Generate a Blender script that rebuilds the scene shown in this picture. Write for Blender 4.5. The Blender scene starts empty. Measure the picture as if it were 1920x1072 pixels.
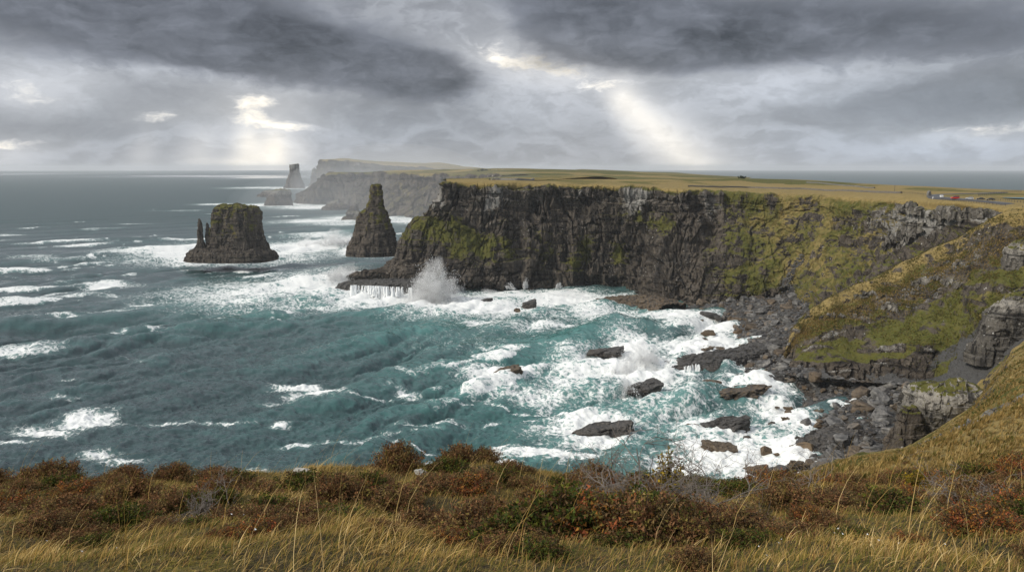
import bpy, bmesh, math, random
import numpy as np
from mathutils import Vector, Matrix
R = math.radians
random.seed(7); rng = np.random.default_rng(7)
scene = bpy.context.scene
COL = scene.collection

# ------------------------------------------------------------------ camera and helpers to survey points
H = 120.0                     # eye height over the sea, metres
F = 1400.0                    # focal length in photograph pixels (1920 wide)
PITCH = math.atan(221.0 / F)  # camera looks down a little
SP, CP = math.sin(PITCH), math.cos(PITCH)
cam_d = bpy.data.cameras.new('camera'); cam = bpy.data.objects.new('camera', cam_d); COL.objects.link(cam)
cam.location = (0, 0, H); cam.rotation_euler = (math.pi/2 - PITCH, 0, 0)
cam_d.sensor_width = 36; cam_d.lens = 36 * F / 1920; cam_d.clip_start = 0.05; cam_d.clip_end = 200000
scene.camera = cam

def ray(px, py):
    u = (px - 960) / F; v = (536 - py) / F
    return np.array([u, CP + v*SP, -SP + v*CP])
def at(px, py, t):            # the survey point seen at (px,py), t metres ahead
    return np.array([0, 0, H]) + ray(px, py) * t
def atz(px, py, z=0.0):       # the same, on a level z
    d = ray(px, py); return np.array([0, 0, H]) + d * ((z - H) / d[2])

# ------------------------------------------------------------------ noise
_pr = np.random.RandomState(3); _perm = _pr.permutation(256); _perm = np.concatenate([_perm, _perm, _perm]).astype(np.int64)
_g = _pr.normal(size=(256, 3)); _g /= np.linalg.norm(_g, axis=1)[:, None]
def perlin(p):
    i = np.floor(p).astype(np.int64); f = p - i; w = f*f*f*(f*(f*6-15)+10); i &= 255
    out = 0
    for dx in (0, 1):
        wx = w[..., 0] if dx else 1 - w[..., 0]
        for dy in (0, 1):
            wy = w[..., 1] if dy else 1 - w[..., 1]
            for dz in (0, 1):
                wz = w[..., 2] if dz else 1 - w[..., 2]
                h = _perm[_perm[_perm[(i[..., 0]+dx) & 255] + ((i[..., 1]+dy) & 255)] + ((i[..., 2]+dz) & 255)]
                g = _g[h]
                out = out + wx*wy*wz*(g[..., 0]*(f[..., 0]-dx) + g[..., 1]*(f[..., 1]-dy) + g[..., 2]*(f[..., 2]-dz))
    return out * 1.5
def fbm(p, sc, octv=4, gain=.5, off=0.0, lac=2.03):
    p = np.asarray(p, float) * np.asarray(sc) + off + 11.3
    a, s, o = 1.0, 0, 0
    for k in range(octv):
        o = o + a*perlin(p); s += a; a *= gain; p = p*lac + 5.17
    return o / s * 1.3
def hash3(a, b, c, seed=0):
    x = (a*73856093) ^ (b*19349663) ^ (c*83492791) ^ (seed*2654435761)
    x = (x ^ (x >> 13)) * 1274126177 & 0x7fffffff
    return ((x ^ (x >> 16)) & 0xffff) / 65535.0
def blocky(P, w, h, seed, warp=.35):
    wv = np.stack([fbm(P, 1/(2.2*w), 2, off=seed+k*31.7) for k in range(3)], -1)
    q = P + wv*w*warp*2
    a = .5 + seed*.7
    x = q[..., 0]*math.cos(a) + q[..., 1]*math.sin(a); y = -q[..., 0]*math.sin(a) + q[..., 1]*math.cos(a)
    ix = np.floor(x/w).astype(np.int64); iy = np.floor(y/w).astype(np.int64)
    iz = np.floor(q[..., 2]/h + hash3(ix, iy, ix*0, seed)*.8).astype(np.int64)
    return hash3(ix, iy, iz, seed+1)
def sstep(a, b, x):
    t = np.clip((x-a)/(b-a), 0, 1); return t*t*(3-2*t)

# ------------------------------------------------------------------ meshes and tags
def tag(o, label=None, cat=None, group=None, kind=None):
    if label: o['label'] = label
    if cat: o['category'] = cat
    if group: o['group'] = group
    if kind: o['kind'] = kind
    return o
def link(name, me, mat=None, parent=None):
    o = bpy.data.objects.new(name, me); COL.objects.link(o)
    if mat is not None and len(me.materials) == 0: me.materials.append(mat)
    if parent: o.parent = parent
    return o
def empty(name, loc=(0, 0, 0), rz=0):
    o = bpy.data.objects.new(name, None); COL.objects.link(o); o.location = loc; o.rotation_euler = (0, 0, rz); o.empty_display_size = .2
    return o
def mesh(name, V, Fc, smooth=False, attrs=None, cols=None, n=None):
    """V (N,3); Fc (M,k) with one polygon size"""
    V = np.ascontiguousarray(V, np.float32).reshape(-1, 3); Fc = np.asarray(Fc, np.int32); k = Fc.shape[1]; m = len(Fc)
    me = bpy.data.meshes.new(name)
    me.vertices.add(len(V)); me.vertices.foreach_set('co', V.ravel())
    me.loops.add(m*k); me.loops.foreach_set('vertex_index', Fc.ravel())
    me.polygons.add(m); me.polygons.foreach_set('loop_start', np.arange(0, m*k, k, dtype=np.int32))
    me.polygons.foreach_set('loop_total', np.full(m, k, np.int32))
    me.polygons.foreach_set('use_smooth', np.full(m, bool(smooth)))
    me.update(calc_edges=True)
    for nm, a in (attrs or {}).items():
        at_ = me.attributes.new(nm, 'FLOAT', 'POINT'); at_.data.foreach_set('value', np.ascontiguousarray(a, np.float32).ravel())
    if cols is not None:
        at_ = me.attributes.new('col', 'FLOAT_COLOR', 'POINT')
        c4 = np.ones((len(V), 4), np.float32); c4[:, :3] = cols; at_.data.foreach_set('color', c4.ravel())
    return me
def grid_faces(nv, nu, flip=False):
    i = np.arange(nv-1)[:, None]*nu + np.arange(nu-1)[None, :]
    q = np.stack([i, i+1, i+nu+1, i+nu], -1).reshape(-1, 4)
    return q[:, ::-1] if flip else q
def _interp(Pts, x, axis):      # Catmull-Rom along an axis at float indices x
    Pts = np.moveaxis(Pts, axis, 0); n = len(Pts)
    i = np.clip(np.floor(x).astype(int), 0, n-2); f = (x-i).reshape((-1,)+(1,)*(Pts.ndim-1))
    p1, p2 = Pts[i], Pts[i+1]; p0 = Pts[np.maximum(i-1, 0)]; p3 = Pts[np.minimum(i+2, n-1)]
    m1 = (p2-p0)*.38; m2 = (p3-p1)*.38
    o = (2*f**3-3*f**2+1)*p1 + (f**3-2*f**2+f)*m1 + (-2*f**3+3*f**2)*p2 + (f**3-f**2)*m2
    return np.moveaxis(o, 0, axis)
def _params(Pts, axis, d):
    Pts = np.moveaxis(Pts, axis, 0); L = np.linalg.norm(np.diff(Pts, axis=0), axis=-1)
    L = np.percentile(L.reshape(L.shape[0], -1), 75, axis=1)
    d = np.broadcast_to(d, L.shape); xs = []
    for k, l in enumerate(L):
        n = max(2, int(math.ceil(l/d[k]))); xs.append(k + np.arange(n)/n)
    return np.append(np.concatenate(xs), len(L))
def loft(rows, du, dv):
    A = np.array(rows, float); v = _params(A, 0, dv); u = _params(A, 1, du)
    P = _interp(_interp(A, v, 0), u, 1)
    return P, np.broadcast_to(u[None, :], P.shape[:2]), np.broadcast_to(v[:, None], P.shape[:2])
def normals(P, sign=1):
    n = np.cross(np.gradient(P, axis=1), np.gradient(P, axis=0)) * sign
    return n / np.maximum(np.linalg.norm(n, axis=-1, keepdims=True), 1e-9)
def patch(u, v, u0, v0, su, sv, amp=1, rot=0):
    a = (u-u0); b = (v-v0); c, s = math.cos(rot), math.sin(rot); a, b = a*c+b*s, -a*s+b*c
    return amp*np.exp(-(a/su)**2-(b/sv)**2)

# ------------------------------------------------------------------ shader expression helper
class X:
    def __init__(s, nt, sock): s.nt, s.s = nt, sock
    def _m(s, op, *o, clamp=False):
        n = s.nt.nodes.new('ShaderNodeMath'); n.operation = op; n.use_clamp = clamp
        for k, a in enumerate((s,)+o):
            if isinstance(a, X): s.nt.links.new(a.s, n.inputs[k])
            else: n.inputs[k].default_value = a
        return X(s.nt, n.outputs[0])
    def __add__(s, o): return s._m('ADD', o)
    __radd__ = __add__
    def __sub__(s, o): return s._m('SUBTRACT', o)
    def __rsub__(s, o): return (s*-1.0) + o
    def __mul__(s, o): return s._m('MULTIPLY', o)
    __rmul__ = __mul__
    def __truediv__(s, o): return s._m('DIVIDE', o)
    def __neg__(s): return s*-1.0
    def pow(s, o): return s._m('POWER', o)
    def abs(s): return s._m('ABSOLUTE')
    def exp(s): return s._m('EXPONENT')
    def clamp(s): return s._m('ADD', 0.0, clamp=True)
    def max(s, o): return s._m('MAXIMUM', o)
    def min(s, o): return s._m('MINIMUM', o)
    def ss(s, a, b):
        n = s.nt.nodes.new('ShaderNodeMapRange'); n.interpolation_type = 'SMOOTHSTEP'
        s.nt.links.new(s.s, n.inputs[0])
        for k, val in ((1, a), (2, b)):
            if isinstance(val, X): s.nt.links.new(val.s, n.inputs[k])
            else: n.inputs[k].default_value = val
        return X(s.nt, n.outputs[0])
def setin(nt, inp, v):
    if isinstance(v, X): nt.links.new(v.s, inp)
    elif isinstance(v, (tuple, list)): inp.default_value = (*v, 1) if len(v) == 3 and inp.type == 'RGBA' else v
    else: inp.default_value = v
def noise(nt, vec, scale, detail=4, rough=.55, dist=0, color=False):
    n = nt.nodes.new('ShaderNodeTexNoise'); nt.links.new(vec.s, n.inputs['Vector'])
    n.inputs['Scale'].default_value = scale; n.inputs['Detail'].default_value = detail; n.inputs['Roughness'].default_value = rough
    n.inputs['Distortion'].default_value = dist
    return X(nt, n.outputs[1 if color else 0])
def voro(nt, vec, scale, feature='F1', rand=1):
    n = nt.nodes.new('ShaderNodeTexVoronoi'); n.feature = feature; nt.links.new(vec.s, n.inputs['Vector'])
    n.inputs['Scale'].default_value = scale; n.inputs['Randomness'].default_value = rand
    return X(nt, n.outputs['Distance'])
def mix(nt, f, a, b):
    n = nt.nodes.new('ShaderNodeMix'); n.data_type = 'RGBA'
    setin(nt, n.inputs[0], f); setin(nt, n.inputs[6], a); setin(nt, n.inputs[7], b)
    return X(nt, n.outputs[2])
def vmul(nt, a, b):
    n = nt.nodes.new('ShaderNodeVectorMath'); n.operation = 'MULTIPLY'; setin(nt, n.inputs[0], a); setin(nt, n.inputs[1], b); return X(nt, n.outputs[0])
def vadd(nt, a, b):
    n = nt.nodes.new('ShaderNodeVectorMath'); n.operation = 'ADD'; setin(nt, n.inputs[0], a); setin(nt, n.inputs[1], b); return X(nt, n.outputs[0])
def attr(nt, name, col=False):
    n = nt.nodes.new('ShaderNodeAttribute'); n.attribute_name = name; return X(nt, n.outputs['Color' if col else 'Fac'])
def sepxyz(nt, v):
    n = nt.nodes.new('ShaderNodeSeparateXYZ'); nt.links.new(v.s, n.inputs[0]); return [X(nt, o) for o in n.outputs]
def comb(nt, x, y, z):
    n = nt.nodes.new('ShaderNodeCombineXYZ')
    for k, a in enumerate((x, y, z)): setin(nt, n.inputs[k], a)
    return X(nt, n.outputs[0])
def material(name):
    m = bpy.data.materials.new(name); m.use_nodes = True; nt = m.node_tree; b = nt.nodes['Principled BSDF']
    b.inputs['Specular IOR Level'].default_value = .25
    return m, nt, b
def geo(nt, which='Position'):
    n = nt.nodes.new('ShaderNodeNewGeometry'); return X(nt, n.outputs[which])
def objpos(nt):
    n = nt.nodes.new('ShaderNodeTexCoord'); return X(nt, n.outputs['Object'])
def orand(nt):
    n = nt.nodes.new('ShaderNodeObjectInfo'); return X(nt, n.outputs['Random'])
def bump(nt, b, h, dist, strength=1.0):
    n = nt.nodes.new('ShaderNodeBump'); n.inputs['Distance'].default_value = dist; n.inputs['Strength'].default_value = strength
    nt.links.new(h.s, n.inputs['Height']); nt.links.new(n.outputs[0], b.inputs['Normal'])
def plain(name, col, rough=.6, metal=0, spec=.3, var=.15, scale=2.0):
    m, nt, b = material(name)
    n = noise(nt, objpos(nt), scale, 4)
    setin(nt, b.inputs['Base Color'], mix(nt, n, tuple(c*(1-var) for c in col), tuple(min(1, c*(1+var)) for c in col)))
    b.inputs['Roughness'].default_value = rough; b.inputs['Metallic'].default_value = metal; b.inputs['Specular IOR Level'].default_value = spec
    return m
# ------------------------------------------------------------------ sky: stormy overcast with gaps, and a soft veiled sun from the left
SUN_AZ, SUN_EL = R(-112), R(36)
world = bpy.data.worlds.new('World'); scene.world = world; world.use_nodes = True
nt = world.node_tree; nt.nodes.clear()
tc = nt.nodes.new('ShaderNodeTexCoord'); D = X(nt, tc.outputs['Generated'])
nrm = nt.nodes.new('ShaderNodeVectorMath'); nrm.operation = 'NORMALIZE'; nt.links.new(D.s, nrm.inputs[0]); D = X(nt, nrm.outputs[0])
dx, dy, dz = sepxyz(nt, D)
az = dx._m('ARCTAN2', dy); el = dz._m('ARCSINE')
def sky_at(px, py):
    d = ray(px, py); d = d/np.linalg.norm(d); return math.atan2(d[0], d[1]), math.asin(d[2])
# wind-torn warp of the cloud coordinates
P0 = comb(nt, az, el*2.2, 0.0)
w1 = noise(nt, P0, 5.0, 5, .6, color=True); wx, wy, _ = sepxyz(nt, w1)
azw = az + (wx-.5)*.11; elw = el + (wy-.5)*.05
w2 = noise(nt, P0, 22.0, 4, .6, color=True); wx2, wy2, _ = sepxyz(nt, w2)
azf = azw + (wx2-.5)*.035; elf = elw + (wy2-.5)*.02
def blob(px, py, sx, sy, amp, rot=0.0, fine=False):
    a0, e0 = sky_at(px, py); A, E_ = (azf, elf) if fine else (azw, elw)
    a = A - a0; e = E_ - e0
    if rot:
        c, s = math.cos(rot), math.sin(rot); a, e = a*c - e*s, a*s + e*c
    q = (a*(F/sx)); r = (e*(F/sy))
    return (q*q + r*r)._m('MULTIPLY', -1.0).exp()*amp
def total(lst):
    o = lst[0]
    for k in lst[1:]: o = o + k
    return o
Pc = comb(nt, azw*1.0, elw*2.6, 0.0)
n_big = noise(nt, Pc, 3.2, 7, .55); n_mid = noise(nt, comb(nt, azf, elf*1.9, 3.0), 9.0, 7, .58); n_fine = noise(nt, comb(nt, azf, elf*2.4, 7.0), 26.0, 6, .6)
# far bright veil: grey at the horizon, paler above
lum = (el*-1.0).ss(-.30, .0)*.02 + .285
lum = lum + (n_big-.5)*.16 + (n_mid-.5)*.14 + (n_fine-.5)*.05
lum = lum + total([blob(330, 175, 300, 70, .05), blob(60, 150, 160, 50, .08), blob(1000, 170, 120, 90, .10), blob(1500, 160, 170, 60, .13), blob(1720, 60, 300, 90, .03),
                   blob(1750, 270, 260, 50, .10), blob(1250, 210, 260, 70, .05), blob(560, 130, 260, 40, .08), blob(30, 280, 100, 30, .06)])
# broken grey cumulus with darker bases
cum = total([blob(200, 205, 170, 40, .7), blob(370, 180, 110, 34, .8), blob(620, 190, 160, 34, .45), blob(760, 215, 190, 40, .5), blob(90, 240, 170, 26, .6),
             blob(1050, 230, 150, 40, .35), blob(1760, 190, 210, 40, 1.0), blob(1560, 225, 190, 26, .75), blob(1880, 165, 160, 50, .6), blob(940, 160, 80, 40, .25)])
cum = (cum*.62 + (n_mid-.5)*1.5 + (n_fine-.5)*.6)
cumd = cum.ss(.08, .62)
lum = lum + (cum.ss(-.06, .12)*(1.0-cum.ss(.12, .36)))*.055
lum = lum*(1.0-cumd*.33)
# gaps where the light breaks through
gap = total([blob(480, 192, 42, 14, 1.3, 0, True), blob(520, 228, 62, 13, 1.35, .12, True), blob(295, 217, 34, 10, .8, 0, True), blob(45, 170, 55, 16, .7, 0, True), blob(30, 262, 60, 10, .75, 0, True),
             blob(950, 105, 85, 26, .95, .3, True), blob(1080, 130, 80, 18, .55, .2, True), blob(1130, 168, 50, 12, .6, 0, True), blob(1850, 230, 110, 8, .75, 0, True), blob(1795, 248, 60, 7, .55, 0, True),
             blob(1400, 262, 60, 6, .35, 0, True), blob(1250, 155, 120, 14, .3, 0, True)])
gapm = (gap + (n_fine-.5)*2.6*gap.ss(.05, .5) + (n_mid-.5)*.8*gap.ss(.05, .5)).ss(.32, 1.45)
glow = total([blob(490, 205, 110, 45, .20), blob(470, 316, 90, 14, .24), blob(470, 290, 130, 40, .10), blob(960, 110, 130, 40, .16), blob(1110, 140, 120, 40, .14), blob(45, 170, 110, 35, .10), blob(30, 262, 110, 24, .10), blob(1830, 238, 150, 20, .10), blob(295, 217, 70, 22, .08), blob(1300, 312, 70, 14, .08)])
lum = lum + glow
lum = lum + gapm*(.60-lum*.3)
# the dark deck overhead
deck = total([blob(150, 40, 420, 78, 1.0), blob(620, 118, 230, 55, 1.05, .12), blob(810, 160, 110, 45, .85), blob(480, 95, 260, 50, .6), blob(1190, 70, 190, 70, 1.15), blob(1030, 20, 160, 80, .55), blob(1330, 95, 130, 45, .6),
              blob(1500, 40, 250, 70, .6), blob(1780, 55, 260, 60, .85), blob(1920, 110, 150, 40, .35), blob(950, -90, 1500, 90, .75), blob(400, 0, 300, 60, .3), blob(700, 20, 120, 40, -.25), blob(905, 60, 60, 40, -.5)])
n_d = noise(nt, comb(nt, azf*1.2, elf*1.5, 11.0), 15.0, 6, .6)
deck = deck + (n_mid-.5)*1.1 + (n_fine-.5)*.5 + (n_d-.5)*.5
dk = deck.ss(.42, 1.15)
lum = lum*(1.0-dk) + dk*(.14 + (n_mid-.5)*.22 + (n_big-.5)*.20 + (n_fine-.5)*.10 + (n_d-.5)*.16)
# overhead (outside the frame) the overcast is bright
up = el.ss(.25, .55)
lum = lum*(1.0-up) + up*.56
n_x = noise(nt, comb(nt, azf, elf*1.8, 17.0), 52.0, 5, .6)
lum = lum*(1.0 + (n_fine-.5)*.30 + (n_x-.5)*.26 + (n_mid-.5)*.15)
lum = lum.max(.03)
# shafts of light falling through the gaps
def shaft(px0, py0, px1, py1, w0, w1_, amp, l0, l1):
    a0, e0 = sky_at(px0, py0); a1, e1 = sky_at(px1, py1); L = math.hypot(a1-a0, e1-e0); ux, uy = (a1-a0)/L, (e1-e0)/L
    a = az - a0; e = el - e0
    t = (a*ux + e*uy)/L
    s = (a*-uy + e*ux)
    w = t*((w1_-w0)/F) + w0/F
    q = s/w
    return (q*q*-1.0).exp()*t.ss(l0, l1)*(1.0-t.ss(1.05, 1.6))*amp
rays = total([shaft(470, 215, 455, 330, 16, 34, .34, -.05, .5), shaft(520, 215, 512, 330, 24, 34, .46, -.05, .6), shaft(560, 225, 575, 330, 14, 26, .12, .0, .6), shaft(395, 215, 360, 330, 18, 36, .16, .0, .7),
              shaft(290, 215, 255, 330, 14, 28, .14, .0, .7), shaft(30, 250, 10, 330, 30, 60, .12, 0, .8),
              shaft(1140, 158, 1320, 335, 26, 44, .42, -.1, .2), shaft(1110, 140, 1235, 335, 10, 26, .08, .0, .4), shaft(1190, 160, 1420, 335, 20, 50, .07, 0, .4)])
# colour: cool greys, warm in the gaps and shafts
cool = mix(nt, dk, (.94, .985, 1.08), (.90, .97, 1.14))
blue = total([blob(1800, 210, 280, 60, .7), blob(1700, 290, 300, 40, .4), blob(250, 240, 300, 50, .3), blob(800, 240, 200, 50, .25)]).clamp()
cool = mix(nt, blue, cool, (.86, .98, 1.17))
warmf = (gapm*.9 + rays*1.8 + glow*1.8).clamp()
tint = mix(nt, warmf, cool, (1.06, 1.0, .90))
lumT = lum + rays
cl = nt.nodes.new('ShaderNodeVectorMath'); cl.operation = 'SCALE'; nt.links.new(tint.s, cl.inputs[0]); nt.links.new((lumT*10.0).s, cl.inputs['Scale'])
sky = nt.nodes.new('ShaderNodeTexSky'); sky.sky_type = 'NISHITA'; sky.sun_disc = False; sky.sun_elevation = SUN_EL; sky.sun_rotation = SUN_AZ
fin = mix(nt, .96, X(nt, sky.outputs[0]), X(nt, cl.outputs[0]))
bg = nt.nodes.new('ShaderNodeBackground'); bg.inputs['Strength'].default_value = .1
nt.links.new(fin.s, bg.inputs['Color'])
wo = nt.nodes.new('ShaderNodeOutputWorld'); nt.links.new(bg.outputs[0], wo.inputs['Surface'])
world.cycles.sampling_method = 'MANUAL'; world.cycles.sample_map_resolution = 512
sd = bpy.data.lights.new('sun', 'SUN'); sd.energy = 2.7; sd.angle = R(12); sd.color = (1, .93, .81)
sun = bpy.data.objects.new('sun', sd); COL.objects.link(sun)
sun.rotation_euler = Vector((-math.sin(SUN_AZ)*math.cos(SUN_EL), -math.cos(SUN_AZ)*math.cos(SUN_EL), -math.sin(SUN_EL))).to_track_quat('-Z', 'Y').to_euler()
sun.location = (0, 0, 400)
scene.view_settings.view_transform = 'Standard'; scene.view_settings.look = 'None'; scene.view_settings.exposure = .28; scene.view_settings.gamma = 1
scene.cycles.use_denoising = True
scene.cycles.max_bounces = 6; scene.cycles.diffuse_bounces = 3; scene.cycles.glossy_bounces = 3; scene.cycles.transparent_max_bounces = 12
scene.cycles.volume_bounces = 2; scene.cycles.use_adaptive_sampling = True; scene.cycles.adaptive_threshold = .015
scene.cycles.caustics_reflective = False; scene.cycles.caustics_refractive = False
# ------------------------------------------------------------------ the sea
def build_sea():
    NR, NA = 780, 1500
    k = np.linspace(0, 1, NR); r = 1.0/((1-k)/205.0 + k/39000.0)
    a = np.concatenate([np.linspace(R(-64), R(-40), 200)[:-1], np.linspace(R(-40), R(40), NA-400), np.linspace(R(40), R(64), 202)[1:]])
    rr, aa = np.meshgrid(r, a, indexing='ij')
    x, y = rr*np.sin(aa), rr*np.cos(aa)
    dr = np.gradient(r)[:, None]; cell = np.maximum(dr*.8, rr*R(80)/(NA-400))
    X0 = np.stack([x, y, np.zeros_like(x)], -1)
    z = np.zeros_like(x); ddx = np.zeros_like(x); ddy = np.zeros_like(x); crest = np.zeros_like(x)
    rs = np.random.RandomState(5)
    waves = []
    for i in range(46):
        lam = 7*(130/7)**rs.rand() if i > 5 else [118, 92, 74, 63, 51, 84][i]
        th = R(-52) + rs.normal()*(.22 if lam > 45 else .5)
        amp = .0115*lam**.93*((1.45 if lam < 45 else .85) if i > 5 else 1.0)*(.6+.8*rs.rand())
        waves.append((lam, th, amp, rs.rand()*6.283))
    warpx = fbm(X0, 1/170., 3)*26; warpy = fbm(X0, 1/170., 3, off=40)*26
    grp = .55 + .75*sstep(-.5, .6, fbm(X0, 1/210., 2, off=90))
    for lam, th, amp, ph in waves:
        kx, ky = math.cos(th)*6.283/lam, math.sin(th)*6.283/lam
        att = np.clip(1.25 - cell*3.0/lam, 0, 1)
        p = (x+warpx)*kx + (y+warpy)*ky + ph
        s, c = np.sin(p), np.cos(p)
        A = amp*att*grp
        z += A*(s + .22*np.cos(2*p)*-1)
        ddx += -A*c*math.cos(th)*.75; ddy += -A*c*math.sin(th)*.75
        crest += A*s
    chop = (1-2*np.abs(fbm(X0*np.array([.7, 1.2, 1]), 1/8.0, 3, off=7)))*1.15*np.clip(1.4-cell/3.2, 0, 1)*(.6+.4*grp) + (1-2*np.abs(fbm(X0*np.array([.7, 1.3, 1]), 1/3.6, 2, off=57)))*.70*np.clip(1.4-cell/1.6, 0, 1)
    z += chop
    # foam density: surf round rocks, stacks and the shore, plus breaking crests
    foam = np.zeros_like(x); teal = np.zeros_like(x); heap = np.zeros_like(x)
    wob1, wob3 = fbm(X0, 1/38., 3, off=201), fbm(X0, 1/38., 3, off=222); wob2, wob4 = fbm(X0, 1/9., 3, off=241), fbm(X0, 1/9., 3, off=262)
    def ell(px, py, rx, ry, rot=0):
        c = atz(px, py); e = atz(px+rx, py); n0 = atz(px, py-ry); n1 = atz(px, py+ry)
        sx = abs(e[0]-c[0]); sy = abs(n0[1]-n1[1])/2
        ux, uy = (x-c[0]) + wob1*min(1, sx/25)*11 + wob2*min(1, sx/10)*4, (y-c[1]) + wob3*min(1, sy/25)*13 + wob4*min(1, sy/10)*4
        if rot: cc, ss_ = math.cos(rot), math.sin(rot); ux, uy = ux*cc+uy*ss_, -ux*ss_+uy*cc
        return np.exp(-((ux/sx)**2 + (uy/sy)**2))
    surf = [(480,548,170,26,.50),(600,528,110,22,.75),(660,545,110,18,.75),(710,562,110,16,.7),(790,560,70,22,1.0),(860,572,80,18,.9),(940,580,90,14,.75),(1040,560,110,18,.75),(950,556,80,12,.8),
            (1120,585,100,14,.5),(1270,596,110,9,.75),(1335,612,60,18,.85),(1300,650,75,22,1.0),(1190,650,50,26,.9),(1170,690,110,40,.85),(1090,700,90,30,.65),(930,700,60,14,.85),(1000,742,100,16,.5),
            (1110,800,95,26,.85),(1130,830,90,16,.6),(1250,770,140,40,.34),(1350,810,110,30,.62),(1390,860,110,38,.95),(1270,876,100,28,.6),(1000,862,72,12,.95),(1080,860,50,6,.6),(1460,770,52,50,.9),(1410,722,70,18,.85),(1480,850,40,40,1.0),
            (1380,655,60,40,.95),(1150,560,70,10,.6),(250,470,60,6,.55),(330,466,70,10,.85),(430,480,150,13,1.0),(520,474,60,7,.9),(340,474,60,6,.9),(700,472,70,7,1.0),(570,462,80,10,.95),(640,455,60,10,.9),(700,468,60,6,.95),(770,470,40,5,.7),(600,440,60,5,.5),
            (600,415,70,5,.7),(520,384,60,3,.9),(600,388,70,3.5,.95),(680,408,70,5,.8),(790,414,70,5,.9),(550,352,35,2,.9),(590,352,30,2,.8),(490,352,60,1.8,.5),(640,420,40,3,.7),
            (560,575,150,18,.30),(1000,610,150,14,.34),(900,605,40,6,.5),(1060,605,35,5,.55),(880,640,180,30,.10),(480,385,30,2,.5),(410,383,40,1.5,.6)]
    for px, py, rx, ry, s in surf: foam = np.maximum(foam, s*ell(px, py, rx, ry))
    caps = [(170,790,48,13,1.1,-.35,2.2),(85,812,60,9,.75,-.3,.6),(598,744,42,12,1.1,-.35,2.0),(565,727,46,6,.85,-.2,.6),(540,762,40,5,.5,0,.2),(198,535,46,5,1.0,-.2,1.6),(180,540,30,4,.9,0,.8),(405,493,24,2.5,1,0,1.2),
            (958,658,12,4,.9,0,.8),(520,806,14,5,.8,0,.8),(270,570,30,2.5,.6,0,.4),(760,740,16,14,.55,.6,0),(735,700,10,16,.5,.8,0),(125,748,26,2,.4,0,.3),(640,833,35,4,.5,0,.2),(330,800,60,3,.42,.1,.1),(560,835,30,4,.5,.2,.1),
            (420,800,50,3,.42,-.1,.1),(800,800,50,4,.42,-.1,.1),(1025,605,40,4,.6,0,.5),(900,612,30,4,.6,0,.5),(20,441,30,1.5,.6,0,.5),(250,420,30,1,.4,0,.4),(490,470,20,2,.9,0,.6),(1060,860,26,5,.9,0,.2),
            (195,855,30,6,.45,.1,0),(230,865,30,5,.4,.2,0),(20,832,50,4,.5,-.2,.2),(60,480,40,2,.35,0,.2),(330,395,50,1,.3,0,.2)]
    for px, py, rx, ry, s, ro, hp in caps:
        e = ell(px, py, rx, ry, ro); foam = np.maximum(foam, s*e); heap += hp*e
    for px, py, rx, ry, hp in [(820,560,80,10,3.0),(560,560,120,12,1.6),(780,585,60,10,3.2),(1190,650,40,30,2.5),(1160,740,60,8,1.6),(640,455,60,9,3.5),(590,457,40,6,2.5),(330,466,60,6,2),(1010,540,60,6,1.5)]:
        heap += hp*ell(px, py, rx, ry)
    for px, py, rx, ry, s in [(1050,690,260,130,.75),(1250,800,220,90,.8),(820,600,200,60,.6),(1400,850,140,70,.9),(560,555,220,45,.55),(700,800,250,80,.22),(500,465,200,18,.35),(1050,570,250,35,.7),(880,800,120,70,.3),(640,440,100,25,.35),(1130,620,120,40,.3)]:
        teal = np.maximum(teal, s*ell(px, py, rx, ry))
    cr = crest/np.maximum(grp, .3)
    whitecap = sstep(1.55, 2.5, cr + fbm(X0, 1/14., 3, off=20)*1.1)*.55*(rr < 6000)
    mott = fbm(X0, 1/26., 4, off=3)
    foam = np.clip(foam*(1+.55*mott), 0, 1.2)
    foam = np.maximum(foam, whitecap*sstep(-.1, .5, fbm(X0, 1/120., 2, off=15)))
    teal = np.clip(teal + .45*sstep(.9, 2.6, crest)*(.3+teal), 0, 1)
    tr_ = np.abs(fbm(X0*np.array([.75, 1.15, 1]), 1/62., 3, off=301)); trp = sstep(.0, .35, fbm(X0, 1/150., 2, off=330))*(rr < 1500)
    foam = np.maximum(foam, (1-sstep(.006, .07, tr_))*trp*np.clip(.30+1.1*fbm(X0, 1/16., 3, off=340), 0, .62))
    heap *= .7 + .6*fbm(X0, 1/9., 3, off=33)
    z += heap
    fl = sstep(.4, 1.0, foam)
    z += fl*(fbm(X0, 1/4.0, 3, off=50)*1.0 + (.6-np.abs(fbm(X0, 1/15., 3, off=52))*2.2)*1.6)*np.clip(1.4-cell/3.0, 0, 1)
    z *= 1 - sstep(9000, 20000, rr)
    P = np.stack([x+ddx, y+ddy, z], -1)
    # water made smoother near the horizon, so mirrored sky stands in for distant sunlight
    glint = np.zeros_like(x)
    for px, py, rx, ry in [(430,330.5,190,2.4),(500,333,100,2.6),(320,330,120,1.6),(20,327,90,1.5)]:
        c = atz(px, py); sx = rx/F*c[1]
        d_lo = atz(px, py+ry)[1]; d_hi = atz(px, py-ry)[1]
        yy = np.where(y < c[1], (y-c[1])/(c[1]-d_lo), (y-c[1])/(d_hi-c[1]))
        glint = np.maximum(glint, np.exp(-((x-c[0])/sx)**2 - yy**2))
    global SEA; SEA = P[:430].copy()
    n0 = NR*NA
    V = [P.reshape(-1, 3)]; FA = [grid_faces(NR, NA)]
    rgh = .42*sstep(2.5, 22, cell+0*x)
    at_ = {'rgh': [rgh.ravel()], 'foam': [foam.ravel()], 'teal': [teal.ravel()], 'glint': [glint.ravel()]}
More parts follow.
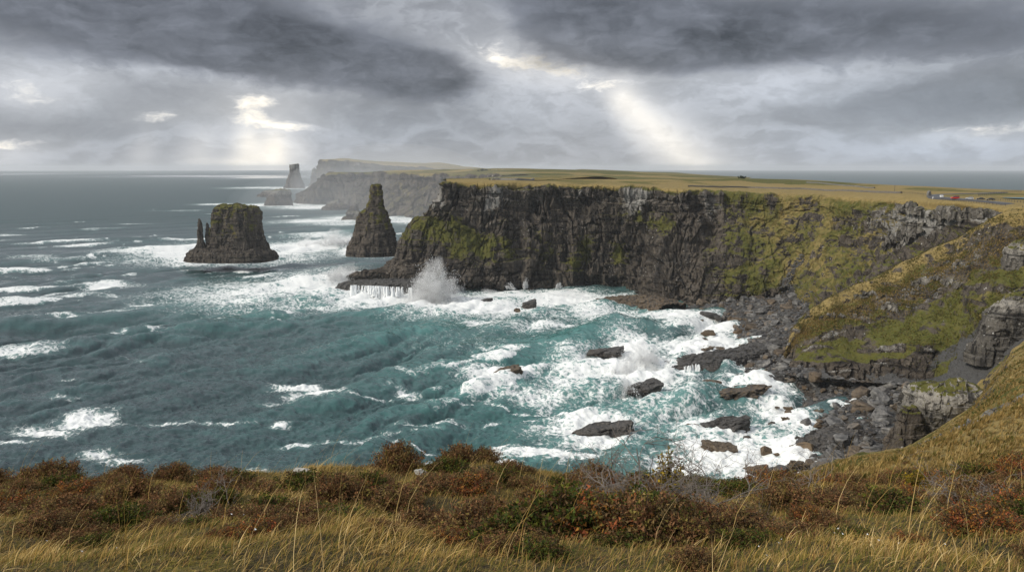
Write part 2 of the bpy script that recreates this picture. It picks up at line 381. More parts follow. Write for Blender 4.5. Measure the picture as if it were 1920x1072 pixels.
    # coarse water round the rest of the compass and under the viewer's own cliff
    def coarse(r_, a_, off):
        r2, a2 = np.meshgrid(r_, a_, indexing='ij')
        V.append(np.stack([r2*np.sin(a2), r2*np.cos(a2), np.full_like(r2, -.25)], -1).reshape(-1, 3)); FA.append(grid_faces(len(r_), len(a_))+off)
        for kk in at_: at_[kk].append(np.full(r2.size, .4 if kk == 'rgh' else 0.0))
        return off + r2.size
    off = coarse(np.array([205, 500, 1200, 3000, 9000, 39000.]), np.linspace(R(64), R(296), 60), n0)
    off = coarse(np.array([2., 60, 130, 205.]), np.linspace(R(-180), R(180), 90), off)
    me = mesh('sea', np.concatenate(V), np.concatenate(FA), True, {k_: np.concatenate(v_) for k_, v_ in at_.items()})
    m, nt, b = material('sea_water')
    pos = geo(nt); fo = attr(nt, 'foam'); te = attr(nt, 'teal'); gl = attr(nt, 'glint')
    rip_ = 1.0-(noise(nt, vmul(nt, vadd(nt, pos, vmul(nt, noise(nt, pos, .03, 2, .5, color=True), (30.0, 30.0, 0.0))), (.13, .27, .3)), 1.0, 3.5, .5)*2.0-1.0).abs(); rip2 = noise(nt, vmul(nt, pos, (.07, .13, .1)), 1.0, 4, .6)
    rip = rip_
    # lacy foam: warped ridged noise, opened up by density
    wv = noise(nt, pos, .10, 3, .5, color=True)
    ps = vadd(nt, pos, vmul(nt, wv, (9.0, 9.0, 0.0)))
    ra = (noise(nt, ps, .10, 5, .62)*2.0-1.0).abs(); rb = (noise(nt, vadd(nt, ps, comb(nt, 31.0, 7.0, 0.0)), .34, 4, .6)*2.0-1.0).abs()
    n3 = noise(nt, ps, .9, 4, .65)
    cellv = 1.0 - voro(nt, ps, .28, 'DISTANCE_TO_EDGE')*2.6
    lace = (1.0-ra*2.6).max(0.0)*.38 + (1.0-rb*2.4).max(0.0)*.40 + (n3-.5)*.55 + cellv.max(0.0)*.22
    th = 1.0 - fo*1.0
    mask = (lace - th)
    mk = mask.ss(-.14, .24)*fo.ss(.03, .12)
    core = (fo + (n3-.5)*.7 + (rb-.3)*-.5).ss(.86, 1.12)
    mk = (mk + core).clamp()
    deep = mix(nt, rip2, (.030, .047, .053), (.050, .072, .079))
    teal_c = mix(nt, (te + (rip2-.5)*.5 + (rip-.5)*.25).clamp(), deep, (.050, .165, .155))
    milky = mix(nt, (fo*1.05 + (n3-.5)*.3).clamp(), teal_c, (.24, .40, .385))
    fcol = mix(nt, n3, (.72, .76, .76), (.88, .88, .86))
    setin(nt, b.inputs['Base Color'], mix(nt, mk, milky, fcol))
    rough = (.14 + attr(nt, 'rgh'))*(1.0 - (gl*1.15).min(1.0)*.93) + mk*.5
    setin(nt, b.inputs['Roughness'], rough); b.inputs['IOR'].default_value = 1.333; setin(nt, b.inputs['Specular IOR Level'], (.5 - mk*.3))
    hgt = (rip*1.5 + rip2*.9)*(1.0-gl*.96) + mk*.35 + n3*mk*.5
    bump(nt, b, hgt, .26, 1.0)
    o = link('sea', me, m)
    tag(o, 'rough grey-green sea with surf breaking round the rocks', 'sea', kind='structure')
    # foam-free shape for placing things on the water
    return o
build_sea()
def sea_z(x, y, r_=4.0):
    Q = SEA.reshape(-1, 3); d = (Q[:, 0]-x)**2+(Q[:, 1]-y)**2; return float(Q[d < max(r_*r_, d.min()*1.01), 2].mean())
# ------------------------------------------------------------------ land materials
def land_material(name, rock_a=(.034, .028, .023), rock_b=(.132, .112, .091), pale=(.31, .30, .28), green=(.075, .085, .018), green2=(.112, .100, .028), dry=(.30, .225, .09), dry2=(.185, .14, .052), bscale=1.0):
    m, nt, b = material(name)
    pos = geo(nt)
    g = attr(nt, 'grass'); d = attr(nt, 'dry'); pl = attr(nt, 'pale'); sc = attr(nt, 'scree')
    s = bscale
    nb = noise(nt, pos, .045*s, 5, .6); nm = noise(nt, pos, .28*s, 5, .62); nf = noise(nt, pos, 1.3*s, 4, .65)
    strat = noise(nt, vmul(nt, pos, (.022*s, .022*s, .30*s)), 1.0, 5, .62)
    cols_ = noise(nt, vmul(nt, pos, (.42*s, .42*s, .06*s)), 1.0, 4, .6)
    rock = mix(nt, (strat*.55 + cols_*.55 + (nf-.5)*.5 - .05).ss(.25, .8), rock_a, rock_b)
    wet = noise(nt, vmul(nt, pos, (.11*s, .11*s, .02*s)), 1.0, 4, .6)
    rock = mix(nt, wet.ss(.50, .66)*.7, rock, (.022, .021, .022))
    rock = mix(nt, (pl*1.1 + (nm-.5)*1.1 + (nf-.5)*.8 - .25).ss(.15, .75)*.85, rock, pale)
    rock = mix(nt, ((nm+nf)*.5).ss(.60, .72)*.35, rock, (.16, .145, .06))
    crack = cols_.ss(.36, .44)
    crack2 = strat.ss(.35, .43)
    rock = mix(nt, crack.min(crack2)*.8+.2, (.014, .013, .013), rock)
    guano = voro(nt, pos, .33*s)
    rock = mix(nt, ((.16-guano)*9.0).clamp()*nb.ss(.45, .6)*.8, rock, (.62, .61, .58))
    gr = mix(nt, (nm*.7 + nf*.5 - .1).ss(.25, .75), green, green2)
    dr_ = mix(nt, (nm*.5 + nf*.7 - .1).ss(.3, .7), dry2, dry)
    gc = mix(nt, (d + (nb-.5)*.7 + (nm-.5)*.5).ss(.25, .75), gr, dr_)
    gc = mix(nt, (nb*.5+nm*.5).ss(.58, .70)*.22, gc, (.07, .042, .025))
    scree = mix(nt, nf, (.03, .031, .033), (.12, .118, .115))
    fg = (g + (nm-.5)*.55 + (nf-.5)*.45).ss(.40, .60)
    c = mix(nt, fg, rock, gc)
    c = mix(nt, (sc + (nm-.5)*.6 + (nf-.5)*.4).ss(.4, .6), c, scree)
    setin(nt, b.inputs['Base Color'], c); b.inputs['Roughness'].default_value = .92; b.inputs['Specular IOR Level'].default_value = .15
    h = nf*.5 + nm*.7 + crack*.35 + crack2*.35
    bump(nt, b, h, 1.1/s, .9)
    return m
LAND = land_material('cliff_and_turf')
FAR = land_material('distant_land', bscale=.35)
def land(name, P, V_attrs, mat, sign, label, cat='land', kind='structure', flip=False, smooth=False):
    nv, nu = P.shape[:2]
    me = mesh(name, P.reshape(-1, 3), grid_faces(nv, nu, flip), smooth, {k: np.broadcast_to(a, (nv, nu)).ravel() for k, a in V_attrs.items()})
    o = link(name, me, mat); tag(o, label, cat, kind=kind); return o
def profile(rim, base, hs, ss):
    rim, base = np.array(rim), np.array(base)
    return [np.array([rim[0]+(base[0]-rim[0])*s, rim[1]+(base[1]-rim[1])*s, base[2]+(rim[2]-base[2])*h]) for h, s in zip(hs, ss)]

# ------------------------------------------------------------------ the main headland: moor on top, bedded cliffs, grassed amphitheatre
HS = [1, .82, .68, .58, .42, .26, .13, .05, 0]
S_WALL = [0, .10, .22, .38, .62, .80, .90, .95, 1]
S_SLOPE = [0, .16, .30, .42, .62, .80, .90, .95, 1]
S_CRAG = [0, .03, .08, .16, .42, .68, .85, .94, 1]
C = []
def col(rows, md=None, cr=None, back=None):
    rows = [np.array(p, float) for p in rows]; C.append((rows, md, cr, back))
col(profile((40, 985, 105), (20, 1010, -3), HS, S_WALL), (90, 1010, 105), (150, 1060, 104), (300, 1200, 40))
col(profile((-22, 850, 105), (-60, 875, -3), HS, S_WALL), (40, 900, 106), (120, 1050, 105), (260, 1300, 40))
col([at(838,342,775), at(826,385,776), at(800,405,778), at(766,425,780), at(755,455,782), at(745,490,784), at(715,504,786), at(657,515,790), atz(652,527,-3)], at(842,338,850), at(846,335,980), at(840,340,1500))
col([at(872,341,770), at(868,385,764), at(852,412,762), at(838,432,760), at(833,458,757), at(826,488,754), at(792,506,752), at(736,513,754), atz(736,541,-3)], at(874,338,850), at(880,335,1000), at(880,345,1500))
col([at(935,342,768), at(934,385,762), at(929,412,758), at(920,434,750), at(908,465,745), at(902,500,741), at(898,517,739), at(896,530,737), atz(895,543,-3)], at(935,338.5,850), at(935,335,1000), at(935,345,1500))
def rb(rim, base, ss, crp, md=None, hs=HS):
    r_ = at(*rim); b_ = atz(*base); crp_ = at(*crp)
    m_ = (r_*.6 + crp_*.4) if md is None else at(*md)
    bk = at(crp[0], crp[1]+12, crp[2]+450)
    col(profile(r_, b_, hs, ss), m_, crp_, bk)
rb((1000,343,775),(1000,543,-3),S_WALL,(1000,335.5,1000))
rb((1100,346,768),(1100,541,-3),S_WALL,(1100,336,1000))
rb((1200,350,748),(1190,551,-3),S_WALL,(1200,337,1000))
rb((1282,355,708),(1232,573,-3),S_WALL,(1285,336,1050))
rb((1335,357,712),(1300,579,-2),S_SLOPE,(1335,335.5,1080))
rb((1400,361,706),(1375,579,0),S_SLOPE,(1400,335,1100))
rb((1530,365,675),(1440,562,8),S_SLOPE,(1520,338,1050),(1525,354,780))
rb((1620,371,618),(1485,557,13),S_SLOPE,(1610,344,950),(1615,357,700))
rb((1690,377,556),(1512,575,16),S_CRAG,(1690,348,850),(1690,362.5,600))
rb((1740,391,505),(1550,588,24),S_CRAG,(1735,350,800),(1738,369,535))
rb((1800,394,470),(1640,560,40),S_CRAG,(1800,353,740),(1800,372,490))
rb((1885,399,428),(1740,520,58),S_SLOPE,(1880,356,700),(1885,377,455))
rb((1990,396,405),(1900,470,72),S_SLOPE,(2000,359,680),(1990,382,430))
rb((2250,400,380),(2200,450,75),S_SLOPE,(2250,362,650),(2250,388,410))
rows = [[c[3] for c in C], [c[2] for c in C], [c[1] for c in C]] + [[c[0][k] for c in C] for k in range(9)]
dv = np.array([40, 7, 3, .9, .75, .75, .75, .75, .75, .8, 1.0])
P, U, Vv = loft(rows, .85, dv)
N = normals(P, 1)
if (N[..., 1]).mean() > 0: N = -N
face = sstep(2.95, 3.35, Vv)            # 0 on the plateau, 1 on the face
slope = sstep(8.6, 10.5, U)*(1-sstep(13.2, 13.8, U)*.6)             # grassy amphitheatre
crag = patch(U, Vv, 13.6, 4.6, 1.1, 2.0) + patch(U, Vv, 15.6, 3.6, 1.6, .55)
low = sstep(8.6, 9.8, Vv)
dis = (blocky(P, 3.4, 7.0, 1)-.5)*2.6 + (blocky(P, 7.5, 15.0, 2)-.5)*4.6 + (blocky(P, 16, 34, 3)-.5)*6.5
gully = fbm(P*np.array([1, 1, .22]), 1/26., 4, off=4)*13 + fbm(P*np.array([1, 1, .3]), 1/70., 2, off=9)*15
ledge = ((P[..., 2]/11.0 + fbm(P, 1/60., 2)*.8) % 1.0)
led = (ledge-.5)*3.2
cl_ = fbm(np.stack([U*5.5, Vv*.5, 0*U], -1), .55, 3, off=14)
cleft = -(1-sstep(.0, .07, np.abs(cl_)))*7.5
led = led + cleft*(1-sstep(8.2, 8.9, U))
amt = face*(1-.62*slope*(1-low)*(1-np.clip(crag, 0, 1)))
end = sstep(0.0, 2.5, U)
tip = 1-.55*np.exp(-((U-2.4)/1.3)**2)*sstep(4.0, 7.0, Vv)
d = (dis + led)*amt*tip + gully*face*(.35+.65*(1-slope))*tip*(1-.6*sstep(2.9, 3.6, Vv)*(1-sstep(3.6, 4.2, Vv)))
d += slope*face*(fbm(P, 1/16., 4, off=60)*4.5 + (sstep(.35, .6, blocky(P, 13, 7, 8))*1.8))
P = P + N*d[..., None]
P[..., 2] += (1-face)*(fbm(P, 1/45., 4)*1.1)*sstep(.9, 1.3, Vv)
N2 = normals(P, 1)
if N2[..., 2].mean() < 0: N2 = -N2
nz = N2[..., 2]
gr = sstep(.52, .80, nz + fbm(P, 1/12., 3, off=2)*.25)*(.34+.41*slope)
gr = np.maximum(gr, (1-face)*1.0)
n1 = fbm(P, 1/14., 4, off=70)
pt = (patch(U, Vv, 4.1, 7.0, .75, .85, 1.0) + patch(U, Vv, 3.3, 6.2, .5, 1.2, .8) + patch(U, Vv, 2.6, 6.0, .6, 1.3, .8) + patch(U, Vv, 5.9, 7.6, .24, 1.3, 1.0, .12) + patch(U, Vv, 5.2, 7.2, .3, 1.2, .6)
      + patch(U, Vv, 6.6, 7.6, .16, .9, .9) + patch(U, Vv, 7.6, 5.2, .4, 1.0, .6) + patch(U, Vv, 6.9, 4.9, .5, .9, .55) + patch(U, Vv, 4.3, 5.2, .2, .5, .5) + .35*np.exp(-((Vv-3.2)/.35)**2))
gr = gr + pt*(.75+1.1*n1)
gr = gr + slope*face*(.52 + .9*n1)*(1-.9*sstep(9.3, 10.0, Vv)*(U < 12)) - np.clip(crag, 0, 1)*.75*face
gr = gr*(1-sstep(9.6, 10.4, Vv)*(U < 11.5))
vcol = sstep(.05, .5, fbm(P*np.array([1, 1, .25]), 1/18., 4, off=88))
palef = np.clip(.42*vcol*face*(1-slope) + sstep(2.9, 3.2, Vv)*(1-sstep(3.8, 5.2, Vv))*.40*(1-slope*.4) + crag*.9, 0, 1)*face
dryf = (1-face)*(.82+.5*fbm(P, 1/60., 3, off=5)+(blocky(P*np.array([1, 1, 0]), 95, 1000, 47, .15)-.5)*.7) + slope*face*(.28+.35*fbm(P, 1/40., 3, off=8)) + face*.12
dryf = dryf - (1-face)*patch(U, Vv, 10.6, 1.3, 2.0, .35, .8)*1.0 - (1-face)*patch(U, Vv, 14.5, 1.5, 1.2, .4, .35)
scr = patch(U, Vv, 11.9, 10.6, .42, 1.6, 1.1) + patch(U, Vv, 11.5, 8.3, .06, 1.3, .9, .1) + patch(U, Vv, 12.9, 10.4, .25, 1.0, .8)
land('headland', P, {'grass': gr, 'dry': dryf, 'pale': palef, 'scree': scr}, LAND, 1, 'long dark headland of bedded cliffs with moor on top, above the surf', 'headland')
HEAD = (P, U, Vv)

# ------------------------------------------------------------------ grassy spur on the right of the cove
ridge = [(1474,655,436),(1489,622,442),(1503,597,446),(1560,560,450),(1640,520,452),(1700,490,450),(1780,450,438),(1880,405,411),(2000,374,388)]
base = [atz(1468,690,2),atz(1484,702,3),atz(1520,708,4),atz(1572,714,5),atz(1640,720,6),atz(1705,722,8),at(1760,690,392),at(1835,638,378),at(1940,598,365)]
hs = [1, .8, .6, .42, .30, .22, .10, 0]; ss = [0, .20, .42, .63, .78, .89, .95, 1]
cols_ = []
for (px, py, t), b_ in zip(ridge, base):
    r_ = at(px, py, t); pr = profile(r_, b_, hs, ss)
    bk = r_ + np.array([8, 26, -10.]); bk2 = r_ + np.array([14, 62, -46.]); 
    cols_.append([bk2, bk] + pr + [b_ + np.array([-2, -6, -8.])])
rows = [[c[k] for c in cols_] for k in range(len(cols_[0]))]
P, U, Vv = loft(rows, .6, np.array([2.5, 1.0, .6, .6, .6, .6, .6, .6, .6, .8]))
N = normals(P, 1)
if N[..., 2].mean() < 0: N = -N
fr = sstep(2.0, 2.6, Vv)
lowrock = sstep(6.4, 7.0, Vv + fbm(P, 1/25., 2)*.5)*(1-sstep(5.3, 6.0, U)) + patch(U, Vv, .3, 6.0, .9, 2.2, 1.0)
lowrock = np.clip(lowrock, 0, 1)
bands = patch(U, Vv, 4.6, 3.4, 1.6, .30) + patch(U, Vv, 3.0, 4.3, 1.2, .26) + patch(U, Vv, 6.3, 3.1, 1.0, .8)*.8 + patch(U, Vv, 2.2, 5.0, .8, .3) + patch(U, Vv, 5.6, 4.2, .9, .22)
zst = (P[..., 2]/8.5 + fbm(P, 1/40., 2, off=8)*.7) % 1
bands = bands + .75*sstep(.72, .85, zst)*sstep(.0, .3, fbm(P, 1/26., 3, off=16))
bands = np.clip(bands*(.75+.9*fbm(P, 1/10., 3, off=12)), 0, 1)
d = np.maximum(fr, sstep(.8, 2.0, Vv)*.7)*(fbm(P, 1/15., 5, off=3)*3.4 + fbm(P, 1/38., 3, off=6)*5.5) + lowrock*((blocky(P, 2.6, 14, 5)-.5)*2.6 + (blocky(P, 6, 20, 6)-.5)*2.6) + bands*fr*((blocky(P, 2.6, 2.2, 7)-.1)*2.2)
P = P + N*d[..., None]
nz = np.abs(normals(P)[..., 2])
gr = .75 + .5*fbm(P, 1/9., 4, off=31) + (nz-.75)*.5 - lowrock*.95 - bands*.72
red = patch(U, Vv, 6.6, 3.6, .5, 1.2, .8) 
dry = 1.0*np.exp(-((Vv-2.1)/.55)**2) + .12 + .6*fbm(P, 1/22., 4, off=17) - patch(U, Vv, 4.5, 6, 1.6, 1.2, .25)
scr = patch(U, Vv, 7.2, 8.6, 1.2, .9, .9) + patch(U, Vv, 6.0, 8.3, .6, .6, .6)
land('grassy_spur', P, {'grass': gr, 'dry': dry, 'pale': np.clip(bands*.75 + lowrock*.2*(U > 2.4), 0, 1), 'scree': scr}, LAND, 1, 'steep grassy spur with dark rock columns at its foot, running down to the boulder beach', 'hillside')
SPUR = P

# ------------------------------------------------------------------ near hillside on the right and the viewer's own sea cliff
edge = [(1380,935,170),(1490,898,200),(1530,880,215),(1580,863,235),(1640,849,258),(1700,838,278),(1762,802,284),(1822,762,298),(1862,702,314),(1920,642,325),(2050,592,330),(2350,540,330)]
near = [(1350,945,42),(1420,935,42),(1480,930,42),(1540,926,42),(1600,922,42),(1660,917,42),(1720,912,42),(1790,905,42),(1860,898,42),(1930,892,42),(2080,885,42),(2400,880,42)]
cols_ = []
for e, n_ in zip(edge, near):
    E, Nn = at(*e), at(*n_)
    und = E + np.array([-4, 24, -min(E[2]+3, 30)]); und2 = np.array([und[0]-6, und[1]+14, -5.])
    mids = [E + (Nn-E)*q + np.array([0, 0, -.8*math.sin(q*math.pi)]) for q in (.0, .06, .2, .45, .72, 1.0)]
    mids[0] = E
    cols_.append([und2, und] + mids + [Nn + np.array([0, -20, 4.])])
rows = [[c[k] for c in cols_] for k in range(len(cols_[0]))]
P, U, Vv = loft(rows, .7, np.array([1.2, 1.2, .8, .8, .8, .7, .6, 1.0]))
N = normals(P)
if N[..., 2].mean() < 0: N = -N
d = fbm(P, 1/18., 5, off=44)*1.7*sstep(1.9, 2.6, Vv) + (1-sstep(1.5, 2.1, Vv))*((blocky(P, 3.2, 8, 9)-.5)*3)
P = P + N*d[..., None]
nz = np.abs(normals(P)[..., 2])
gr = sstep(.35, .6, nz) + .3*fbm(P, 1/7., 3)
land('near_hillside', P, {'grass': gr, 'dry': .62 + .9*fbm(P*np.array([1, .45, 1]), 1/16., 4, off=21), 'pale': .3+0*gr, 'scree': 0*gr}, LAND, 1, 'tawny grass hillside on the right, falling to the boulder beach', 'hillside')
NEAR = P

# ------------------------------------------------------------------ boulder beach bed
outer = [atz(1395,935,-3),atz(1440,890,-3),atz(1450,845,-3),atz(1465,800,-3),atz(1500,750,-3),atz(1440,722,-3),atz(1365,700,-3),atz(1372,655,-3),atz(1362,620,-3),atz(1320,592,-3),atz(1250,580,-3)]
inner = [at(1640,880,262),atz(1680,850,7),atz(1700,800,8),atz(1705,762,8),atz(1720,730,9),atz(1600,716,8),atz(1500,700,8),atz(1492,640,9),atz(1500,600,12),atz(1490,560,15),atz(1430,560,9)]
rows = [[o_ + (i_-o_)*q + np.array([0, 0, 1.4*math.sin(q*math.pi)-.0]) for o_, i_ in zip(outer, inner)] for q in (0, .33, .66, 1, 1.35)]
P, U, Vv = loft(rows, .7, .7)
P[..., 2] += fbm(P, 1/7., 4)*.9 + (blocky(P, 2.3, 3, 14)-.5)*1.2
land('beach', P, {'grass': 0*U, 'dry': 0*U, 'pale': 0*U, 'scree': .55+.6*fbm(P, 1/9., 3)}, LAND, 1, 'dark shingle bed of the boulder beach', 'beach')
BEACH = (P, U, Vv)

# scree gully between the spur and the near hillside
bp_ = [atz(1640,722,7), atz(1705,724,9), at(1760,690,392), at(1835,638,378), at(1940,598,365), at(2080,560,355)]
rows = [[p + np.array([0, 14, 4.]) for p in bp_], [p + np.array([0, 0, 0.]) for p in bp_], [p + np.array([0, -24, -2.5]) for p in bp_], [p + np.array([4, -55, -4.]) for p in bp_], [p + np.array([8, -85, -5.]) for p in bp_]]
P, U, Vv = loft(rows, .7, .7); P[..., 2] += fbm(P, 1/6., 4)*1.2 + (blocky(P, 1.6, 2, 15)-.5)*.8
land('scree_gully', P, {'grass': .25+.6*fbm(P, 1/12., 3), 'dry': .3+0*U, 'pale': .2+0*U, 'scree': .75+.5*fbm(P, 1/10., 3, off=4)}, LAND, 1, 'grey scree gully between the spur and the near hillside', 'gully')
GULLY = P

# ------------------------------------------------------------------ second headland, far headland and hills
def cliffland(name, cols, hs, ss, du, dv, label, amp=1.0, grass=.5, dryness=.3, mat=FAR, off=0):
    cc = []
    for rim, bs, back in cols:
        r_, b_ = np.array(rim), np.array(bs); bk = np.array(back)
        cc.append([bk, r_*.5+bk*.5 + np.array([0, 0, 0.])] + profile(r_, b_, hs, ss))
    rows = [[c[k] for c in cc] for k in range(len(cc[0]))]
    P, U, Vv = loft(rows, du, dv)
    N = normals(P)
    if N[..., 1].mean() > 0: N = -N
    fc = sstep(2.0, 2.4, Vv)
    d = fc*((blocky(P, 9*amp, 22*amp, 21+off)-.5)*5*amp + (blocky(P, 22*amp, 50*amp, 22+off)-.5)*8*amp + fbm(P*np.array([1, 1, .3]), 1/(60.*amp), 4, off=off)*16*amp)
    P = P + N*d[..., None]
    P[..., 2] += (1-fc)*fbm(P, 1/(150.*amp), 3)*4*amp
    nz = np.abs(normals(P)[..., 2])
    gr = np.maximum(1-fc, sstep(.45, .75, nz)*.45 + grass*(.35+.9*fbm(P, 1/(40.*amp), 3, off=off+3))*fc)
    dr = (1-fc)*(.5+.8*fbm(P, 1/(160.*amp), 3, off=off)) + fc*dryness
    return land(name, P, {'grass': gr, 'dry': dr, 'pale': fc*.18*(1-sstep(3, 5, Vv)), 'scree': 0*gr}, mat, 1, label, 'headland')
HS2 = [1, .8, .6, .4, .2, .08, 0]; SS2 = [0, .14, .35, .58, .80, .92, 1]
cliffland('headland', [
    (at(640,325,2700), atz(560,368,-4), at(700,324,3300)),
    (at(613,326,2480), atz(556,383,-4), at(720,324,3000)),
    (at(660,324,2400), atz(625,385,-4), at(760,324,2900)),
    (at(720,323.5,2250), atz(675,396,-4), at(820,325,2800)),
    (at(780,325,2000), atz(730,408,-4), at(900,326,2600)),
    (at(850,328,1850), atz(800,411,-4), at(980,327,2400)),
    (at(950,330,1750), atz(900,416,-4), at(1100,330,2300))], HS2, SS2, 3.0, np.array([14, 6, 2.6, 2.6, 2.6, 2.6, 2.6, 2.6]), 'hazy second headland with a sloping cliff, beyond the tall pointed stack', 1.6, .06, .35)
cliffland('headland', [
    (at(640,300,5600), atz(600,342,-4), at(760,306,6500)),
    (at(609,301,4900), atz(583,349,-4), at(720,304,6000)),
    (at(622,299.5,4500), atz(598,352,-4), at(740,304,5800)),
    (at(660,301,4450), atz(640,353,-4), at(800,306,5500)),
    (at(720,308,4300), atz(700,354,-4), at(900,315,5300)),
    (at(800,313,4200), atz(790,355,-4), at(980,322,5200)),
    (at(900,321,4100), atz(900,356,-4), at(1060,328,5000))], HS2, SS2, 9.0, np.array([40, 20, 8, 8, 8, 8, 8, 8]), 'faint farthest headland fading into the haze on the skyline', 3.2, .3, .3, off=5)
def hill(name, crest, foot_t, foot_z, label, du, dv, dry, green, bump_=4, off=0):
    top = [at(*c) for c in crest]
    def ft(c):
        tt = np.interp(c[0], *foot_t) if isinstance(foot_t, tuple) else foot_t
        q = at(c[0], c[1], tt); q[2] = foot_z if not isinstance(foot_t, tuple) else np.interp(c[0], foot_t[0], [100, 100, 92, 92]); return q
    rows = [[p + np.array([0, 900, -90.]) for p in top], top,
            [p*.55 + ft(c)*.45 + np.array([0, 0, 4.]) for p, c in zip(top, crest)],
            [ft(c) for c in crest]]
    P, U, Vv = loft(rows, du, dv)
    P[..., 2] += fbm(P, 1/220., 4, off=off)*bump_*(Vv > .3)
    # fields parted by hedges and banks
    fld = blocky(P*np.array([1, 1, 0]), 150, 1000, 40+off, .2)
    dr = dry + (fld-.5)*.7
    return land(name, P, {'grass': 1+0*U, 'dry': dr, 'pale': 0*U, 'scree': 0*U}, FAR, 1, label, 'hill', smooth=True)
hill('hills', [(640,330,2900),(740,322,2900),(800,321,2800),(870,319.5,2700),(930,318,2650),(1000,318.5,2650),(1100,321.5,2650),(1200,326,2600),(1300,330.5,2600),(1400,336,2500)], ([640, 840, 930, 1400], [2620, 2350, 1450, 1300]), 92, 'green hill with fields behind the headland', 12, np.array([60, 20, 20]), .38, 1, 2.0)
hill('hills', [(1000,326,5600),(1060,320.5,5600),(1090,318,5600),(1130,319.5,5600),(1200,322.5,5500),(1260,324,5500),(1300,328,5400),(1345,331,5400),(1375,336,5300)], 3500, 70, 'low blue-grey ridge on the skyline', 22, np.array([80, 40, 40]), .2, 1, 3, 9)
hill('hills', [(600,303,6200),(640,297.5,6200),(680,300.5,6200),(740,306,6100),(790,307,6100),(825,305.5,6000),(860,311,6000),(905,321,5900),(950,326,5800)], 4700, 110, 'pale sloping moor on top of the farthest headland', 22, np.array([80, 40, 40]), .55, 1, 3, 19)
# ------------------------------------------------------------------ sea stacks
def stack(name, levels, t, depth, label, cat='sea stack', w=3.0, amp=.85, grass=.0, gtop=True, nper=None, mat=None, res=.75, parent=None, seed=0, lift=0):
    """levels: (py, px_left, px_right); rings of that width at distance t, each ring an uneven closed outline"""
    rs = np.random.RandomState(seed+11)
    rings = []; NA = 15
    th = np.linspace(0, 2*math.pi, NA, endpoint=False)
    wob = 1 + rs.normal(size=NA)*.05
    cy = None
    for k, (py, xl, xr) in enumerate(levels):
        a, b = at(xl, py, t), at(xr, py, t)
        c = (a+b)/2; hw = (b[0]-a[0])/2
        if cy is None: cy = c[1]
        y0 = c[1] if k == 0 else y0
        pw = .75
        ct, st = np.cos(th), np.sin(th)
        xx = np.sign(ct)*np.abs(ct)**pw*hw*wob; yy = np.sign(st)*np.abs(st)**pw*hw*depth*wob
        ring = np.stack([c[0]+xx, np.full(NA, at(960, levels[-1][0], t)[1]) + yy, np.full(NA, c[2]+lift)], -1)
        ring = np.vstack([ring, ring[:1]])
        rings.append(ring)
    top = rings[0].mean(0) + np.array([0, 0, .5])
    r0 = rings[0]
    inner = [top + (r0-r0.mean(0))*q + np.array([0, 0, 0]) for q in (.02, .6)]
    bot = rings[-1].copy(); bot[:, 2] -= 9; bot[:, :2] = bot[:, :2].mean(0) + (bot[:, :2]-bot[:, :2].mean(0))*1.06
    P, U, Vv = loft(inner + rings + [bot], res, res)
    N = normals(P)
    cen = P.mean((0, 1)); 
    if ((P-cen)*N).sum(-1).mean() < 0: N = -N
    taper = np.ones_like(U); seam = np.minimum(U, U.max()-U); 
    d = ((blocky(P, w, w*2.2, 61+seed)-.5)*w*.55 + (blocky(P, w*2.3, w*3.6, 62+seed)-.5)*w*.9)*amp + fbm(P*np.array([1, 1, .4]), 1/(w*6), 3, off=seed)*w*1.3*amp
    d += (((P[..., 2]/(w*1.9) + fbm(P, 1/40., 2)*.5) % 1)-.5)*w*.35*amp
    d[:, -1] = d[:, 0]
    P = P + N*d[..., None]; P[:, -1] = P[:, 0]
    nz = normals(P)[..., 2]
    if nz[:int(len(nz)*.08)+2].mean() < 0: nz = -nz
    hh = (P[..., 2]-P[..., 2].min())/np.ptp(P[..., 2])
    gr = gtop*sstep(.5, .8, nz)*(sstep(.82, .9, hh)+.55*sstep(.25, .5, hh)*sstep(.0, .3, fbm(P, 1/(w*2.2), 3, off=seed+70))) + grass*(.45+1.1*fbm(P, 1/(w*3), 3, off=seed))*sstep(.22, .5, hh)
    nv, nu = P.shape[:2]
    me = mesh(name, P.reshape(-1, 3), grid_faces(nv, nu), False, {'grass': gr.ravel(), 'dry': (.32+0*gr).ravel(), 'pale': ((.25 if mat is None else .75)*sstep(.3, .9, hh)).ravel(), 'scree': 0*gr.ravel()})
    o = link(name, me, mat or LAND, parent)
    if label: tag(o, label, cat)
    return o
big = stack('sea_stack', [(385,418,474),(389,412,485),(399,408,491),(412,407,493),(430,406,495),(446,404,498),(460,401,501),(473,397,504)], 890, .75, 'broad flat-topped sea stack with grass on top, in the surf', grass=.62, seed=1)
stack('pinnacle', [(411,376.5,378.5),(416,375,381),(428,374,382.5),(440,373,383),(454,372,384),(464,368,388),(472,364,392)], 880, .9, None, w=1.2, seed=2, parent=big)
stack('pinnacle', [(419,390.5,393),(426,389.5,395),(440,388,400),(455,387,406),(470,384,412)], 884, .8, None, w=1.4, seed=3, parent=big)
stack('rock_platform', [(465.5,366,500),(468,360,506),(471,356,510),(474,353,513)], 886, .55, None, w=2.2, gtop=0, seed=4, parent=big)
tall = stack('sea_stack', [(345.5,700,715),(352,698,718),(366,697,720),(384,692,722),(392,690,724),(400,676,728),(412,671,733),(430,668,738),(445,662,741),(456,656,744),(464,650,746)], 885, .75, 'tall pointed sea stack like a stepped pyramid, between surf and headland', w=2.6, grass=.85, seed=5)
stack('sea_stack', [(308,545,562),(313,544,562.5),(322,544,563),(332,540,566),(342,537,570),(350,534.5,573)], 4500, .8, 'pale hazy stack standing far off below the bright sky', w=15, amp=.4, seed=6, res=5, mat=FAR)
